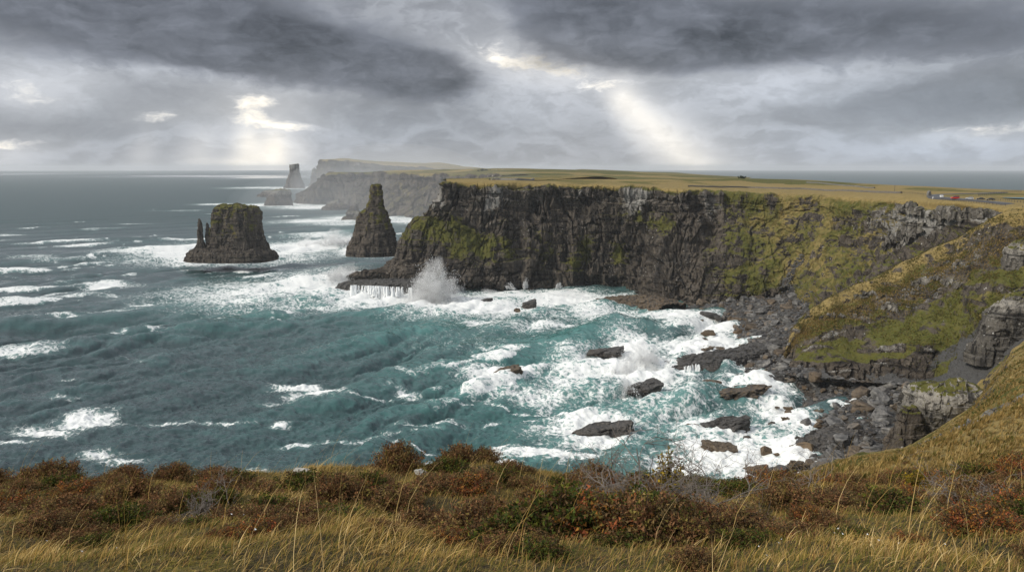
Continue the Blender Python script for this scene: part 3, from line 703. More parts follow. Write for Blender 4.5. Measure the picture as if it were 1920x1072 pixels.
stack('sea_stack', [(356.5,516,541),(360,510,543),(366,506,544),(374,502,545),(384,499,548)], 2430, .8, 'blunt low stack in front of the second headland', w=8, seed=7, res=2.5, mat=FAR)
stack('skerry', [(357.5,503,520),(361,492,524),(365,486,526),(368,483,528)], 3150, .6, 'low dark skerry lying behind the blunt stack', 'skerry', w=7, seed=8, res=3, mat=FAR)
stack('skerry', [(376.5,667,671),(384,660,672),(392,656,673),(400,652,676)], 1960, .8, 'small pyramid skerry left of the tall pointed stack', 'skerry', w=5, seed=9, res=2, mat=FAR)
stack('skerry', [(374,628,636),(380,620,646),(386,613,655),(392,608,662)], 2180, .8, 'pointed skerry at the foot of the second headland', 'skerry', w=6, seed=10, res=2, mat=FAR)
stack('skerry', [(396,658,676),(402,650,682),(408,644,690),(413,640,694)], 1720, .7, 'low sloping skerry half hidden behind the tall pointed stack', 'skerry', w=5, seed=12, res=2, mat=FAR)
stack('skerry', [(318,588.5,591),(330,585,592),(342,582,594),(351,579,597)], 4600, .8, 'thin far pinnacle beside the farthest headland', 'skerry', w=12, seed=13, res=6, mat=FAR)

# ------------------------------------------------------------------ rocks in the water and boulders on the beach
def rock_material(name, a, b_, pale, tide):
    m, nt, b = material(name); p = objpos(nt); rnd = orand(nt); wp = geo(nt)
    n1 = noise(nt, p, .55, 5, .62); n2 = noise(nt, p, 2.2, 5, .65); st = noise(nt, vmul(nt, p, (.5, .5, 4.5)), 1.0, 4, .6)
    c = mix(nt, (n1*.5+st*.5+(n2-.5)*.4).ss(.3, .7), a, b_)
    c = mix(nt, (n2*.6+n1*.4).ss(.56, .72)*.7, c, pale)
    c = mix(nt, rnd.ss(.72, .95)*n1.ss(.35, .6)*.8, c, (.15, .105, .06))
    zz = sepxyz(nt, wp)[2]
    c = mix(nt, (1.0-(zz + (n1-.5)*3.0).ss(1.0, 3.6))*tide, c, (.115, .075, .042))
    crack = st.ss(.36, .44)
    c = mix(nt, crack*.6+.4, (.016, .015, .015), c)
    setin(nt, b.inputs['Base Color'], c); b.inputs['Roughness'].default_value = .72; b.inputs['Specular IOR Level'].default_value = .3
    bump(nt, b, n2*.6 + st*.6 + crack*.3, .35, .9)
    return m
SLATE = rock_material('wet_slate', (.026, .025, .025), (.095, .09, .085), (.20, .19, .17), .18)
BOULD = rock_material('boulder_stone', (.055, .054, .053), (.20, .193, .183), (.36, .34, .30), .3)
BROWN = rock_material('brown_rock', (.055, .042, .03), (.15, .115, .08), (.22, .19, .15), .7)
_ico = {}
def ico(n):
    if n not in _ico:
        bm = bmesh.new(); bmesh.ops.create_icosphere(bm, subdivisions=n, radius=1); bm.verts.ensure_lookup_table()
        _ico[n] = (np.array([v.co[:] for v in bm.verts]), np.array([[v.index for v in f.verts] for f in bm.faces])); bm.free()
    return _ico[n]
def rock_shape(seed, sub=4, cuts=16, box=0.0, lay=.0, rough=.05):
    rs = np.random.RandomState(seed); V, Fc = ico(sub); V = V.copy()
    if box:
        p = 2 + box*6; V = V/(np.abs(V)**p).sum(1, keepdims=True)**(1/p)
    for k in range(cuts):
        n = rs.normal(size=3); n /= np.linalg.norm(n); o = rs.uniform(.55, .95)*(1+.35*box)
        s = V@n - o; V = V - n*np.maximum(s, 0)[:, None]*.94
    if lay:
        k = np.floor(V[:, 2]*5.5 + .3*np.sin(V[:, 0]*2+seed)).astype(int); h = np.array([math.sin(q*12.9898+seed)*43758.5 % 1 for q in range(-12, 13)])
        off = (h[np.clip(k+12, 0, 24)]-.5)*lay*1.7
        V[:, 0] += off*np.sign(V[:, 0])*.9 + off*.6; V[:, 1] += off*.8*np.sign(V[:, 1])
    V += V*fbm(V+seed, 2.2, 4)[:, None]*rough*2
    V[:, 2] += fbm(V+seed+9, 3.5, 3)*rough
    return V, Fc
def water_rock(px, py, w, h, label, seed, kind='slab', tilt=0.0, tall='right', mat=SLATE, depth=.65, runoff=False, name='sea_rock', cat='rock', z=0.0, yaw=None):
    """base at (px,py) on the water, w x h photograph pixels"""
    c = atz(px, py, z); t = (c[1]*CP - (c[2]-H)*SP); W = w*t/F; Hh = h*t/F*1.02
    dep = math.atan2(H, c[1]); Hh = Hh/ max(.6, math.cos(dep))*.9
    D_ = W*depth*(.8 if kind == 'slab' else 1)
    Hh = max(Hh - D_*math.sin(dep)*.45, Hh*.35)
    big_ = w > 40
    if kind == 'slab': V, Fc = rock_shape(seed, 5 if big_ else 4, 9, .8, .0, .03)
    elif kind == 'wedge': V, Fc = rock_shape(seed, 5 if big_ else 4, 6, 1.3, .0, .025)
    else: V, Fc = rock_shape(seed, 5 if big_ else 4, 15, .25, .0, .05)
    V = V*np.array([W/2, D_/2, Hh*.75])
    V[:, 2] += Hh*.25
    if tilt:
        s = (V[:, 0]/(W/2)+1)/2
        if tall == 'left': s = 1-s
        V[:, 2] = V[:, 2]*(1-tilt+tilt*s) - (1-s)*Hh*.35*tilt
    if kind != 'boulder':
        k_ = max(1.0, W/9.0); Q = V.copy(); Q[:, 2] -= Q[:, 0]*.28*(1 if tall == 'right' else -1)
        nn = V/np.array([W/2, D_/2, Hh*.75]); nn = nn/np.linalg.norm(nn, axis=1)[:, None]
        V = V + nn*((blocky(Q, 1.5*k_, .55*k_, seed % 50)-.5)*.9*k_ + (blocky(Q, 3.2*k_, 1.1*k_, seed % 50+1)-.5)*1.1*k_)[:, None]*np.array([1, 1, .45])
    me = mesh(name, V, Fc, False)
    o = link(name, me, mat); o.location = (c[0], c[1]+D_*.35, z-.25+max(0.0, sea_z(c[0], c[1]+D_*.2, W*.5))*.9); o.rotation_euler = (0, 0, (math.sin(seed*3.1)*.3 if yaw is None else yaw))
    tag(o, label, cat)
    if runoff and runoff == 2: falls('runoff', o, [(-W*.40 + W*.62*q, -D_*.50 - .1, Hh*((.18+.42*q) if tilt else .45)) for q in np.sort(np.random.RandomState(seed).rand(6))**1.3], .5, seed)
    return o
m, nt, b = material('falling_water'); n_ = noise(nt, vmul(nt, objpos(nt), (2.5, 2.5, .35)), 1.0, 4)
setin(nt, b.inputs['Base Color'], mix(nt, n_, (.62, .66, .68), (.86, .87, .88))); b.inputs['Roughness'].default_value = .6
FALLS = m
def falls(name, parent, pts, wid, seed, drop=None):
    """threads of white water running off a rock's edge, each a thin ribbon with thickness"""
    rs = np.random.RandomState(seed); V = []; Fq = []
    for (x, y, z) in pts:
        n = 7; zb = -1.0 if drop is None else z-drop
        w_ = wid*(.55+1.9*rs.rand()**1.5); x = x + rs.normal()*wid; zb = zb + (z-zb)*.5*rs.rand()**3
        b0 = len(V)
        for k in range(n):
            q = k/(n-1); zz = z+.15 + (zb-z)*q**1.3 + rs.normal()*.12; yy = y + .5 - (.5+.9*q)*1.0 + rs.normal()*.08; ww = w_*(.7+.9*q)*rs.uniform(.8, 1.2); xx = x + rs.normal()*wid*.25
            for a, bb in ((-.5, 0), (0, -.35), (.5, 0), (0, .3)): V.append((xx+a*ww, yy+bb*ww, zz))
        for k in range(n-1):
            for e in range(4): Fq.append((b0+k*4+e, b0+k*4+(e+1) % 4, b0+k*4+4+(e+1) % 4, b0+k*4+4+e))
    return link(name, mesh(name, np.array(V), Fq, True), FALLS, parent)
WR = [
 (950,715,52,17,'small brown block with white run-off in the left of the surf','wedge',.55,'right',BROWN,1),
 (1137,669,64,19,'dark wedge of rock with white run-off behind the breaking wave','wedge',.75,'right',SLATE,1),
 (1207,737,66,31,'dark square-ended wedge of rock where the wave bursts','wedge',.55,'right',SLATE,1),
 (1134,822,102,36,'largest dark slab in the water, brown on its left slope','slab',.55,'right',SLATE,1),
 (1364,813,86,32,'broad hump-backed slab with brown left end near the beach','slab',.35,'right',SLATE,0),
 (1352,853,62,22,'flat brown layered slab low in the foam','slab',.2,'left',BROWN,0),
 (1396,752,98,25,'serrated slab of stacked slates close to the shelf','slab',.45,'right',SLATE,0),
 (1337,728,42,13,'low brown hump beside the end of the shelf','boulder',0,'right',BROWN,0),
 (912,572,22,11,'small blocky rock with run-off under the headland','wedge',.3,'right',SLATE,0),
 (992,575,26,17,'tilted square rock in white water under the headland','wedge',.5,'right',SLATE,0),
 (970,583,14,7,'little dark knob beside the tilted square rock','boulder',0,'right',SLATE,0),
 (871,561,8,5,'tiny dark rock near the burst of spray','boulder',0,'right',SLATE,0),
 (1329,599,36,16,'rounded dark rock farthest up the beach shallows','boulder',0,'right',SLATE,0),
 (1348,601,20,9,'low dark rock tucked against the rounded one','boulder',0,'right',SLATE,0),
 (1270,604,20,6,'flat brown rock awash off the far shore','slab',.4,'right',BROWN,0),
 (1312,604,17,4,'thin flat rock awash beside the rounded dark rock','slab',0,'right',SLATE,0),
 (1188,577,12,5,'dark nub in front of the far shelf','boulder',0,'right',SLATE,0),
 (1233,616,12,3,'thin brown rock awash in the middle of the cove','slab',0,'right',BROWN,0),
 (1211,621,9,4,'tiny reddish rock in green water','boulder',0,'right',BROWN,0),
 (1331,629,30,10,'low brown hump off the boulder shore','boulder',0,'right',BROWN,0),
 (1322,641,17,8,'small dark lump between two low humps','boulder',0,'right',SLATE,0),
 (1305,648,22,7,'flat dark rock left of the small lump','slab',.3,'right',SLATE,0),
 (1314,664,46,18,'dark tilted slab just behind the long shelf','wedge',.6,'right',SLATE,0),
 (1350,660,20,9,'squarish rock between the dark slab and the boulders','wedge',.1,'right',BOULD,0),
 (1437,853,24,22,'upright rounded block standing alone in the foam','boulder',0,'right',BROWN,0),
 (1402,824,17,9,'small pointed rock right of the hump-backed slab','boulder',0,'right',SLATE,0),
 (1456,853,14,6,'low stone beside the upright block','boulder',0,'right',BROWN,0),
 (1420,887,44,16,'flat brown wedge below the upright block','wedge',.6,'right',BROWN,0),
 (1455,896,44,28,'dark layered block rising behind the heather','slab',.4,'right',SLATE,0),
 (1500,893,40,30,'dark layered block against the hillside edge','slab',.3,'left',SLATE,0),
 (1447,800,14,9,'small dark stone alone in pale green water','boulder',0,'right',SLATE,0),
 (1476,796,20,6,'flat brown stone awash near the beach','slab',0,'right',BROWN,0),
 (1478,782,12,7,'pointed brown stone near the flat one','boulder',0,'right',BROWN,0),
 (1458,764,10,4,'small dark stone right of the serrated slab','boulder',0,'right',SLATE,0),
 (1480,767,19,6,'long low brown stone right of the serrated slab','slab',0,'right',BROWN,0),
 (1300,812,34,6,'brown rock just breaking the surface left of the humped slab','slab',.2,'right',BROWN,0),
]
for i, (px, py, w, h, lab, kd, ti, ta, mt, ro) in enumerate(WR):
    water_rock(px, py, w, h, lab, 100+i*7, kd, ti, ta, mt, runoff=bool(ro))

# ledge at the foot of the headland with water pouring off, long shelves in the cove
def shelf(name, pts, label, wid, ht, seed, runpts=0, drop=None):
    """a long low bedded shelf: pts run along its crest as (px,py,t or z) points"""
    pts = [np.array(p, float) for p in pts]
    rows = []
    for k, off in enumerate([(-.7, 1, -8), (-.6, .0, .72), (-.45, 0, .92), (0, 0, 1.0), (.45, 0, .9), (.62, 0, .45), (.8, 0, -.6)]):
        row = []
        for i, p in enumerate(pts):
            a = pts[max(i-1, 0)]; c = pts[min(i+1, len(pts)-1)]; d = c-a; d[2] = 0; d /= np.linalg.norm(d); s = np.array([d[1], -d[0], 0])
            zz = p[2]*off[2] if off[2] > 0 else off[2]*3 if k else -8
            q = p + s*wid*off[0]; q[2] = zz; row.append(q)
        rows.append(row)
    P, U, Vv = loft(rows, .45, .35)
    N = normals(P)
    if N[..., 2].mean() < 0: N = -N
    d = (blocky(P, 2.6, 1.6, seed)-.5)*1.0 + (blocky(P, 6, 2.4, seed+1)-.5)*1.6 + fbm(P, 1/4., 3, off=seed)*.5
    P = P + N*d[..., None]
    nv, nu = P.shape[:2]
    o = link(name, mesh(name, P.reshape(-1, 3), grid_faces(nv, nu), False), SLATE); tag(o, label, 'rock shelf'); return o, pts
led, _ = shelf('rock_ledge', [atz(648,528,7), atz(690,525,11), atz(735,524,13), atz(790,524,14), atz(850,526,12)], 'flat rock ledge at the headland tip with white water pouring off', 22, 8, 31)
fp = []
rs_ = np.random.RandomState(4)
for ci_, (c_, n_, sp_) in enumerate([(666, 7, 4), (690, 9, 5), (706, 26, 7), (722, 12, 5), (737, 4, 2), (749, 8, 3.5), (772, 5, 1.2)]):
    fp = []
    for k in range(n_):
        px = c_ + rs_.normal()*sp_; q = atz(px, 533 + (px-655)*.04, 10.0 + (px-655)*.012 + rs_.normal()*.5); fp.append((q[0], q[1]-8+rs_.normal()*.4, q[2]+.6))
    falls('runoff', led, fp, 1.1, 8+ci_)
sh1, _ = shelf('rock_shelf', [atz(1250,685,1.5), atz(1290,674,4.6), atz(1340,665,6.8), atz(1390,656,7.5), atz(1435,645,9), atz(1490,640,9)], 'long dark shelf of tilted slates running out from the spur, run-off on its seaward end', 17, 6, 41)
fp = []
for ci_, (c_, n_, sp_) in enumerate([(1286, 12, 5), (1303, 7, 4)]):
    fp = []
    for k in range(n_):
        px = c_ + rs_.normal()*sp_; q = atz(px, 684 - (px-1262)*.12, 3.8 + (px-1262)*.045); fp.append((q[0], q[1]-6.0+rs_.normal()*.3, q[2]+rs_.normal()*.3))
    falls('runoff', sh1, fp, .55, 19+ci_)
shelf('rock_shelf', [atz(1362,712,.5), atz(1395,706,2.5), atz(1430,700,4), atz(1470,698,5), atz(1520,704,5)], 'shorter brown-edged shelf below the long dark one, at the foot of the spur', 12, 4, 45)
shelf('rock_shelf', [atz(1122,567,.5), atz(1150,560,3), atz(1190,556,5), atz(1235,560,6), atz(1262,570,5)], 'low shelf sloping into the surf under the middle of the headland', 22, 5, 47)
shelf('rock_shelf', [atz(1480,842,.5), atz(1510,832,3.5), atz(1545,818,6), atz(1580,806,7), atz(1610,800,6)], 'big dark slate slab lying across the boulders of the near beach', 14, 4, 49)

# boulders: a few stone shapes, copied over the beach
protos = []
for k in range(11):
    V, Fc = rock_shape(500+k*13, 4, 15, .35 if k % 3 else .7, .0, .045); rs = np.random.RandomState(k)
    V = V*np.array([1, rs.uniform(.65, .95), rs.uniform(.5, .75)])
    me = mesh('boulder', V, Fc, False); protos.append(me)
for me in protos: me.materials.append(None)
BP, BU, BV = BEACH
rs = np.random.RandomState(77); used = []; nb_ = 0
cands = rs.permutation(BP.shape[0]*BP.shape[1])
flatP = BP.reshape(-1, 3); fu, fv = BU.ravel(), BV.ravel()
GRP = 'boulders heaped on the beach'
def place_boulder(p, r, mat, lab, sink=.25):
    o = bpy.data.objects.new('boulder', protos[rs.randint(len(protos))]); COL.objects.link(o)
    o.location = (p[0], p[1], p[2]+r*(.5-sink)); o.scale = (r, r*rs.uniform(.8, 1.1), r*rs.uniform(.75, 1.1)); o.rotation_euler = (rs.normal()*.25, rs.normal()*.25, rs.uniform(0, 6.28))
    o.material_slots[0].link = 'OBJECT'; o.material_slots[0].material = mat
    tag(o, lab, 'boulder', GRP); return o
for ci in cands:
    if nb_ >= 285: break
    p = flatP[ci]; u, v = fu[ci], fv[ci]
    if v > 3.2 or p[2] < -1.2: continue
    near_ = p[1] < 470
    r = rs.gamma(2.2, .95)+1.0
    if v > 2 and not near_: r *= .85
    if v < 1.0: r *= .75
    r = min(r, 5.2)
    if any((p[0]-q[0])**2+(p[1]-q[1])**2 < ((r+q[2])*.62)**2 for q in used): continue
    used.append((p[0], p[1], r)); nb_ += 1
    brown = (v < 1.1 and rs.rand() < .55) or rs.rand() < .13
    place_boulder(p, r, BROWN if brown else BOULD, 'brown boulder among the stones of the boulder beach' if brown else 'dark grey boulder among the stones of the boulder beach')
# cobbles between and above them, past counting
def cobbles(n, pts, lo, hi, name, label, mat):
    V0, F0 = rock_shape(901, 2, 7, .3, 0, .03); V1, F1 = rock_shape(913, 2, 7, .5, 0, .03)
    Vs, Fs, off = [], [], 0
    for i in range(n):
        p = pts[rs.randint(len(pts))] + np.array([rs.normal()*.5, rs.normal()*.5, 0]); r = lo*(hi/lo)**(rs.rand()**2.0)
        V, Fc = (V0, F0) if rs.rand() < .5 else (V1, F1)
        a = rs.uniform(0, 6.28); c, s = math.cos(a), math.sin(a); Q = V*np.array([1, .8, .65])*r; Q = np.stack([Q[:, 0]*c-Q[:, 1]*s, Q[:, 0]*s+Q[:, 1]*c, Q[:, 2]], -1)
        Vs.append(Q + p + np.array([0, 0, r*.3])); Fs.append(Fc+off); off += len(V)
    o = link(name, mesh(name, np.concatenate(Vs), np.concatenate(Fs), False), mat); tag(o, label, 'cobbles', kind='stuff'); return o
def stone_mat(name):
    m, nt, b = material(name)
    g = nt.nodes.new('ShaderNodeNewGeometry'); ri = X(nt, g.outputs['Random Per Island'])
    n = noise(nt, geo(nt), 1.5, 4)
    c = mix(nt, ri, (.035, .035, .036), (.17, .166, .163)); c = mix(nt, ri.ss(.88, .97), c, (.24, .20, .15)); c = mix(nt, n*.5, c, (.04, .04, .042))
    setin(nt, b.inputs['Base Color'], c); b.inputs['Roughness'].default_value = .75; return m
COBB = stone_mat('cobble_stone')
sel = flatP[(fv > .35) & (fv < 3.6) & (flatP[:, 2] > -.8)]
cobbles(5200, sel, .25, 1.5, 'shingle', 'dark cobbles and shingle filling the beach between boulders', COBB)
hp, hu, hv = HEAD
sm = ((np.abs(hu-11.9) < .45) & (hv > 9.2)) | ((np.abs(hu-11.55-.1*(hv-8)) < .07) & (hv > 7.0) & (hv < 9.6)) | ((np.abs(hu-12.8) < .3) & (hv > 9.0))
cobbles(1500, hp[sm], .3, 1.1, 'scree', 'grey scree fanning down the gully at the head of the cove', COBB)

# ------------------------------------------------------------------ bursts of spray: drops and clots of white water in the air
m, nt, b = material('spray_water'); b.inputs['Base Color'].default_value = (.86, .87, .88, 1); b.inputs['Roughness'].default_value = .8
n_ = noise(nt, geo(nt), .4, 3); setin(nt, b.inputs['Base Color'], mix(nt, n_, (.80, .82, .84), (.92, .92, .91)))
tr = nt.nodes.new('ShaderNodeBsdfTranslucent'); tr.inputs['Color'].default_value = (.94, .95, .96, 1); mx = nt.nodes.new('ShaderNodeMixShader'); mx.inputs[0].default_value = .5
nt.links.new(b.outputs[0], mx.inputs[1]); nt.links.new(tr.outputs[0], mx.inputs[2]); nt.links.new(mx.outputs[0], nt.nodes['Material Output'].inputs['Surface'])
SPRAY = m
def puffvol(dens):
    m = bpy.data.materials.new('spray_mist'); m.use_nodes = True; nt = m.node_tree; nt.nodes.clear()
    v = nt.nodes.new('ShaderNodeVolumePrincipled'); v.inputs['Density'].default_value = dens; v.inputs['Color'].default_value = (.99, .99, .99, 1)
    o = nt.nodes.new('ShaderNodeOutputMaterial'); nt.links.new(v.outputs[0], o.inputs['Volume']); return m
SPRAYVOL = [puffvol(.035), puffvol(.028)]
def spray(label, plumes, n, seed, s0=.10, s1=.55):
    """plumes: (base point, top point, base radius, top radius, share)"""
    rs = np.random.RandomState(seed); C_ = []; S_ = []
    for (a, b_, r0, r1, sh) in plumes:
        a, b_ = np.array(a, float), np.array(b_, float); k = int(n*sh*1.9)
        # many thrown jets, each a ragged train of drops that thickens and falls over
        nj = max(14, k//110); dirs = np.abs(rs.normal(size=nj)); ang = rs.uniform(0, 6.283, nj); top_ = rs.beta(1.5, 1.6, nj)*1.25*(1-.25*dirs.clip(0, 2))
        jj = rs.randint(nj, size=k); s_ = rs.beta(1.1, 1.15, k); hgt = top_[jj]*(1-(1-s_)**2)
        out = (r0*.30 + (r1*1.0)*dirs[jj]*s_); lean = (b_-a)*np.array([1, 1, 0])
        p = a + np.array([0, 0, 1])*(b_[2]-a[2])*hgt[:, None] + lean*s_[:, None] + np.stack([np.cos(ang[jj])*out, np.sin(ang[jj])*out, 0*out], 1)
        base_off = np.stack([rs.normal(size=nj)*r0*.5, rs.normal(size=nj)*r0*.4, np.zeros(nj)], 1); p = p + base_off[jj]*(1-.5*s_[:, None])
        p = p + rs.normal(size=(k, 3))*(.35+1.0*s_[:, None])*max(.5, (r0+r1)*.06)
        q = s_; C_.append(p); S_.append(s0*(s1/s0)**(rs.rand(k)**2.0)*(1.1-.55*q))
    C_, S_ = np.concatenate(C_), np.concatenate(S_)
    T = np.array([(1,1,1),(1,-1,-1),(-1,1,-1),(-1,-1,1)], float)*.7
    Fq = np.array([(0,1,2),(0,3,1),(0,2,3),(1,3,2)])
    ax = rs.normal(size=(len(C_), 3)); ax /= np.linalg.norm(ax, axis=1)[:, None]; b2 = np.cross(ax, rs.normal(size=(len(C_), 3))); b2 /= np.linalg.norm(b2, axis=1)[:, None]; c2 = np.cross(ax, b2)
    Rm = np.stack([ax, b2, c2], -1)
    V = np.einsum('nij,kj->nki', Rm, T)*S_[:, None, None] + C_[:, None, :]
    Fc = Fq[None] + (np.arange(len(C_))*4)[:, None, None]
    for i, (a, b_, r0, r1, sh) in enumerate(plumes):
        if (r0+r1) < 9: continue
        a, b_ = np.array(a, float), np.array(b_, float); V0, F0 = ico(5); h_ = (V0[:, 2]+1)/2
        rr = (r0*(1-h_)+r1*h_)*.95; Q = np.stack([V0[:, 0]*rr, V0[:, 1]*rr, V0[:, 2]*0], 1) + a + (b_-a)*h_[:, None]
        nn = V0; sc_ = (r0+r1)/2
        Q = Q + nn*(np.abs(fbm(Q, 1/(sc_*.7), 4, off=seed+i*7))*-2.4+.45+fbm(Q, 1/(sc_*1.2), 4, off=seed+i)*1.3)[:, None]*sc_*.75
        mo = link('spray_cloud', mesh('spray_cloud', Q, F0, True), SPRAYVOL[min(1, int(sc_ > 9))]); tag(mo, label.replace('burst', 'cloud') + ', its misty heart' if i == 0 else label + ', a side plume', 'spray', kind='stuff')
    o = link('sea_spray', mesh('sea_spray', V.reshape(-1, 3), Fc.reshape(-1, 3), True), SPRAY)
    tag(o, label, 'spray', kind='stuff'); return o
A = lambda px, py, t: at(px, py, t)
def tz(px, py): c = atz(px, py); return c[1]*CP - (c[2]-H)*SP
t0 = tz(815, 568)
spray('tall burst of spray against the foot of the headland', [(A(812,572,t0), A(815,492,t0+2), 16, 10, .55), (A(800,570,t0), A(797,510,t0), 12, 7, .2), (A(835,568,t0), A(842,515,t0+4), 13, 7, .2), (A(790,575,t0-6), A(775,545,t0-6), 14, 8, .15)], 15000, 1, .10, .62)
t1 = tz(1195, 690)
spray('wave bursting white beside the dark wedge of rock', [(A(1205,690,t1), A(1205,652,t1+4), 10, 7, .3), (A(1218,680,t1), A(1200,652,t1+2), 9, 6, .2), (A(1180,705,t1-14), A(1172,672,t1-14), 9, 5, .25), (A(1165,742,t1-48), A(1170,712,t1-48), 10, 5, .25)], 6000, 2, .07, .5)
t2 = tz(640, 462)
spray('white wave heaped against the sea between the two stacks', [(A(630,458,t2), A(622,436,t2), 22, 9, .4), (A(655,458,t2), A(650,441,t2), 16, 8, .25), (A(585,464,t2), A(575,448,t2), 22, 10, .3)], 4000, 3, .15, .9)
t3 = tz(640, 530)
spray('breaking wave throwing spray at the tip of the ledge', [(A(640,528,t3), A(648,498,t3), 18, 9, .6), (A(610,532,t3), A(618,512,t3), 20, 8, .4)], 4000, 4, .12, .8)
t4 = tz(985, 545)
spray('thin jets of spray along the wall of the headland', [(A(984,541,t4), A(987,520,t4), 2.5, 1.2, .3), (A(960,542,t4), A(952,528,t4), 3, 1.5, .25), (A(1045,541,t4), A(1049,529,t4), 3, 1.5, .25), (A(925,548,t4), A(910,541,t4), 7, 4, .3)], 2600, 5, .12, .5)
# ------------------------------------------------------------------ outcrops and crags of the slopes
def seen(P, px, py):
    """surface point of a sheet found along a sight line"""
    Q = P.reshape(-1, 3) - np.array([0, 0, H]); t = Q[:, 1]*CP - Q[:, 2]*SP; v = Q[:, 1]*SP + Q[:, 2]*CP
    X_ = 960 + F*Q[:, 0]/np.maximum(t, 1); Y_ = 536 - F*v/np.maximum(t, 1)
    d = (X_-px)**2 + (Y_-py)**2 + (t < 1)*1e9
    near_ = np.argsort(d)[:12]; near_ = near_[d[near_] < d[near_[0]]+6]
    return P.reshape(-1, 3)[near_[np.argmin(t[near_])]].copy()
def zat(P, x, y):
    Q = P.reshape(-1, 3); return Q[np.argmin((Q[:, 0]-x)**2+(Q[:, 1]-y)**2), 2]
PALE = land_material('lichened_stone', rock_a=(.06, .056, .05), rock_b=(.17, .155, .135), pale=(.33, .31, .275))
def band(name, pts, ht, label, seed, w=2.4, amp=1.7, mat=None, sink=1.5, thick=3.0):
    pts = [np.array(p, float) for p in pts]; rows = [[] for _ in range(6)]
    for i, p in enumerate(pts):
        a = pts[max(i-1, 0)]; c = pts[min(i+1, len(pts)-1)]; d = c-a; d[2] = 0; d /= np.linalg.norm(d); s = np.array([d[1], -d[0], 0])
        if s[1] > 0: s = -s
        h = ht*(.45 if i in (0, len(pts)-1) else 1)
        for k, (o_, z) in enumerate([(-thick, -sink), (-thick*.8, h*.97), (0, h), (.25, h*.66), (.55, h*.3), (.8, -sink)]):
            q = p + s*o_; q[2] += z; rows[k].append(q)
    P, U, Vv = loft(rows, .3, .25); N = normals(P)
    if N[..., 1].mean() > 0: N = -N
    d = ((blocky(P, w*.6, w*.8, seed)-.5)*w*.3 + (blocky(P, w*1.6, w*1.6, seed+1)-.5)*w*.6)*amp
    P = P + N*d[..., None]; P[..., 2] -= ht*.75*sstep(.0, .45, fbm(P*np.array([1, 1, 0]), 1/(w*2.2), 3, off=seed))
    nz = np.abs(normals(P)[..., 2]); nv, nu = P.shape[:2]
    o = link(name, mesh(name, P.reshape(-1, 3), grid_faces(nv, nu), False, {'grass': (sstep(.6, .9, nz)*.7+.15*fbm(P, 1/4., 3)).ravel(), 'dry': (.4+0*nz).ravel(), 'pale': (.45+.5*fbm(P, 1/5., 3, off=9)).ravel(), 'scree': 0*nz.ravel()}), mat or PALE)
    tag(o, label, 'outcrop'); return o
HP = HEAD[0]
def along(P, lst): return [seen(P, *q) for q in lst]
band('rock_outcrop', along(HP, [(1738,408),(1765,406),(1800,407),(1840,407),(1876,407)]), 5.0, 'pale blocky outcrop in two tiers just under the parked cars', 71, 2.6)
band('rock_outcrop', along(HP, [(1690,392),(1712,396),(1732,402)]), 5.0, 'short pale outcrop at the rim left of the two-tier one', 72, 2.6)
band('rock_outcrop', along(HP, [(1655,470),(1680,452),(1700,440),(1730,432)]), 9.0, 'tall grey crag at the back of the cove above the green scree slope', 73, 3.2)
band('rock_outcrop', along(HP, [(1600,430),(1625,425),(1650,428)]), 6.0, 'small grey crag standing in the green slope of the cove', 74, 2.6)
band('rock_outcrop', along(SPUR, [(1700,536),(1740,528),(1775,532),(1800,538)]), 3.0, 'low grey outcrop band across the upper spur', 75, 2.0, sink=1)
band('rock_outcrop', along(SPUR, [(1600,556),(1630,552),(1655,556)]), 2.2, 'thin pale outcrop near the crest of the spur', 76, 1.6, sink=1)
band('rock_outcrop', along(SPUR, [(1640,580),(1665,577),(1690,583)]), 3.2, 'broken grey outcrop in the middle of the spur', 77, 1.8, sink=1)
band('rock_outcrop', along(SPUR, [(1535,598),(1560,592),(1590,596)]), 2.2, 'small outcrop with yellow lichen near the nose of the spur', 78, 1.6, sink=1)
cr1 = stack('rock_crag', [(706,1762,1792),(716,1738,1815),(730,1716,1826),(752,1702,1830),(778,1700,1818),(803,1708,1800),(838,1712,1790)], 300, .7, 'big square-jointed crag with yellow moss standing over the near beach', 'crag', w=2.6, amp=.9, grass=.20, seed=21, mat=PALE, res=.4)
stack('rock_crag', [(762,1692,1708),(780,1684,1716),(805,1674,1722),(838,1666,1728)], 296, .8, 'dark wet crag with a hollow under the square-jointed one', 'crag', w=2.2, amp=.9, seed=22, res=.4)
stack('rock_crag', [(538,1895,1935),(556,1874,1945),(585,1852,1950),(615,1842,1950),(648,1826,1945)], 368, .7, 'pale lichened crag with dark moss at the right edge, above the scree gully', 'crag', w=2.6, amp=.8, grass=.22, seed=23, mat=PALE, res=.45)
stack('rock_crag', [(452,1905,1950),(470,1890,1960),(500,1880,1960),(520,1875,1960)], 390, .7, 'grey crag high on the spur at the right edge', 'crag', w=2.4, amp=.8, grass=.2, seed=24, mat=PALE, res=.5)
stack('rock_crag', [(866,1562,1567),(874,1560,1571),(886,1558,1575)], 225, .8, 'small square stone post of rock on the hillside edge', 'crag', w=.6, amp=.6, seed=25, mat=PALE, res=.2)

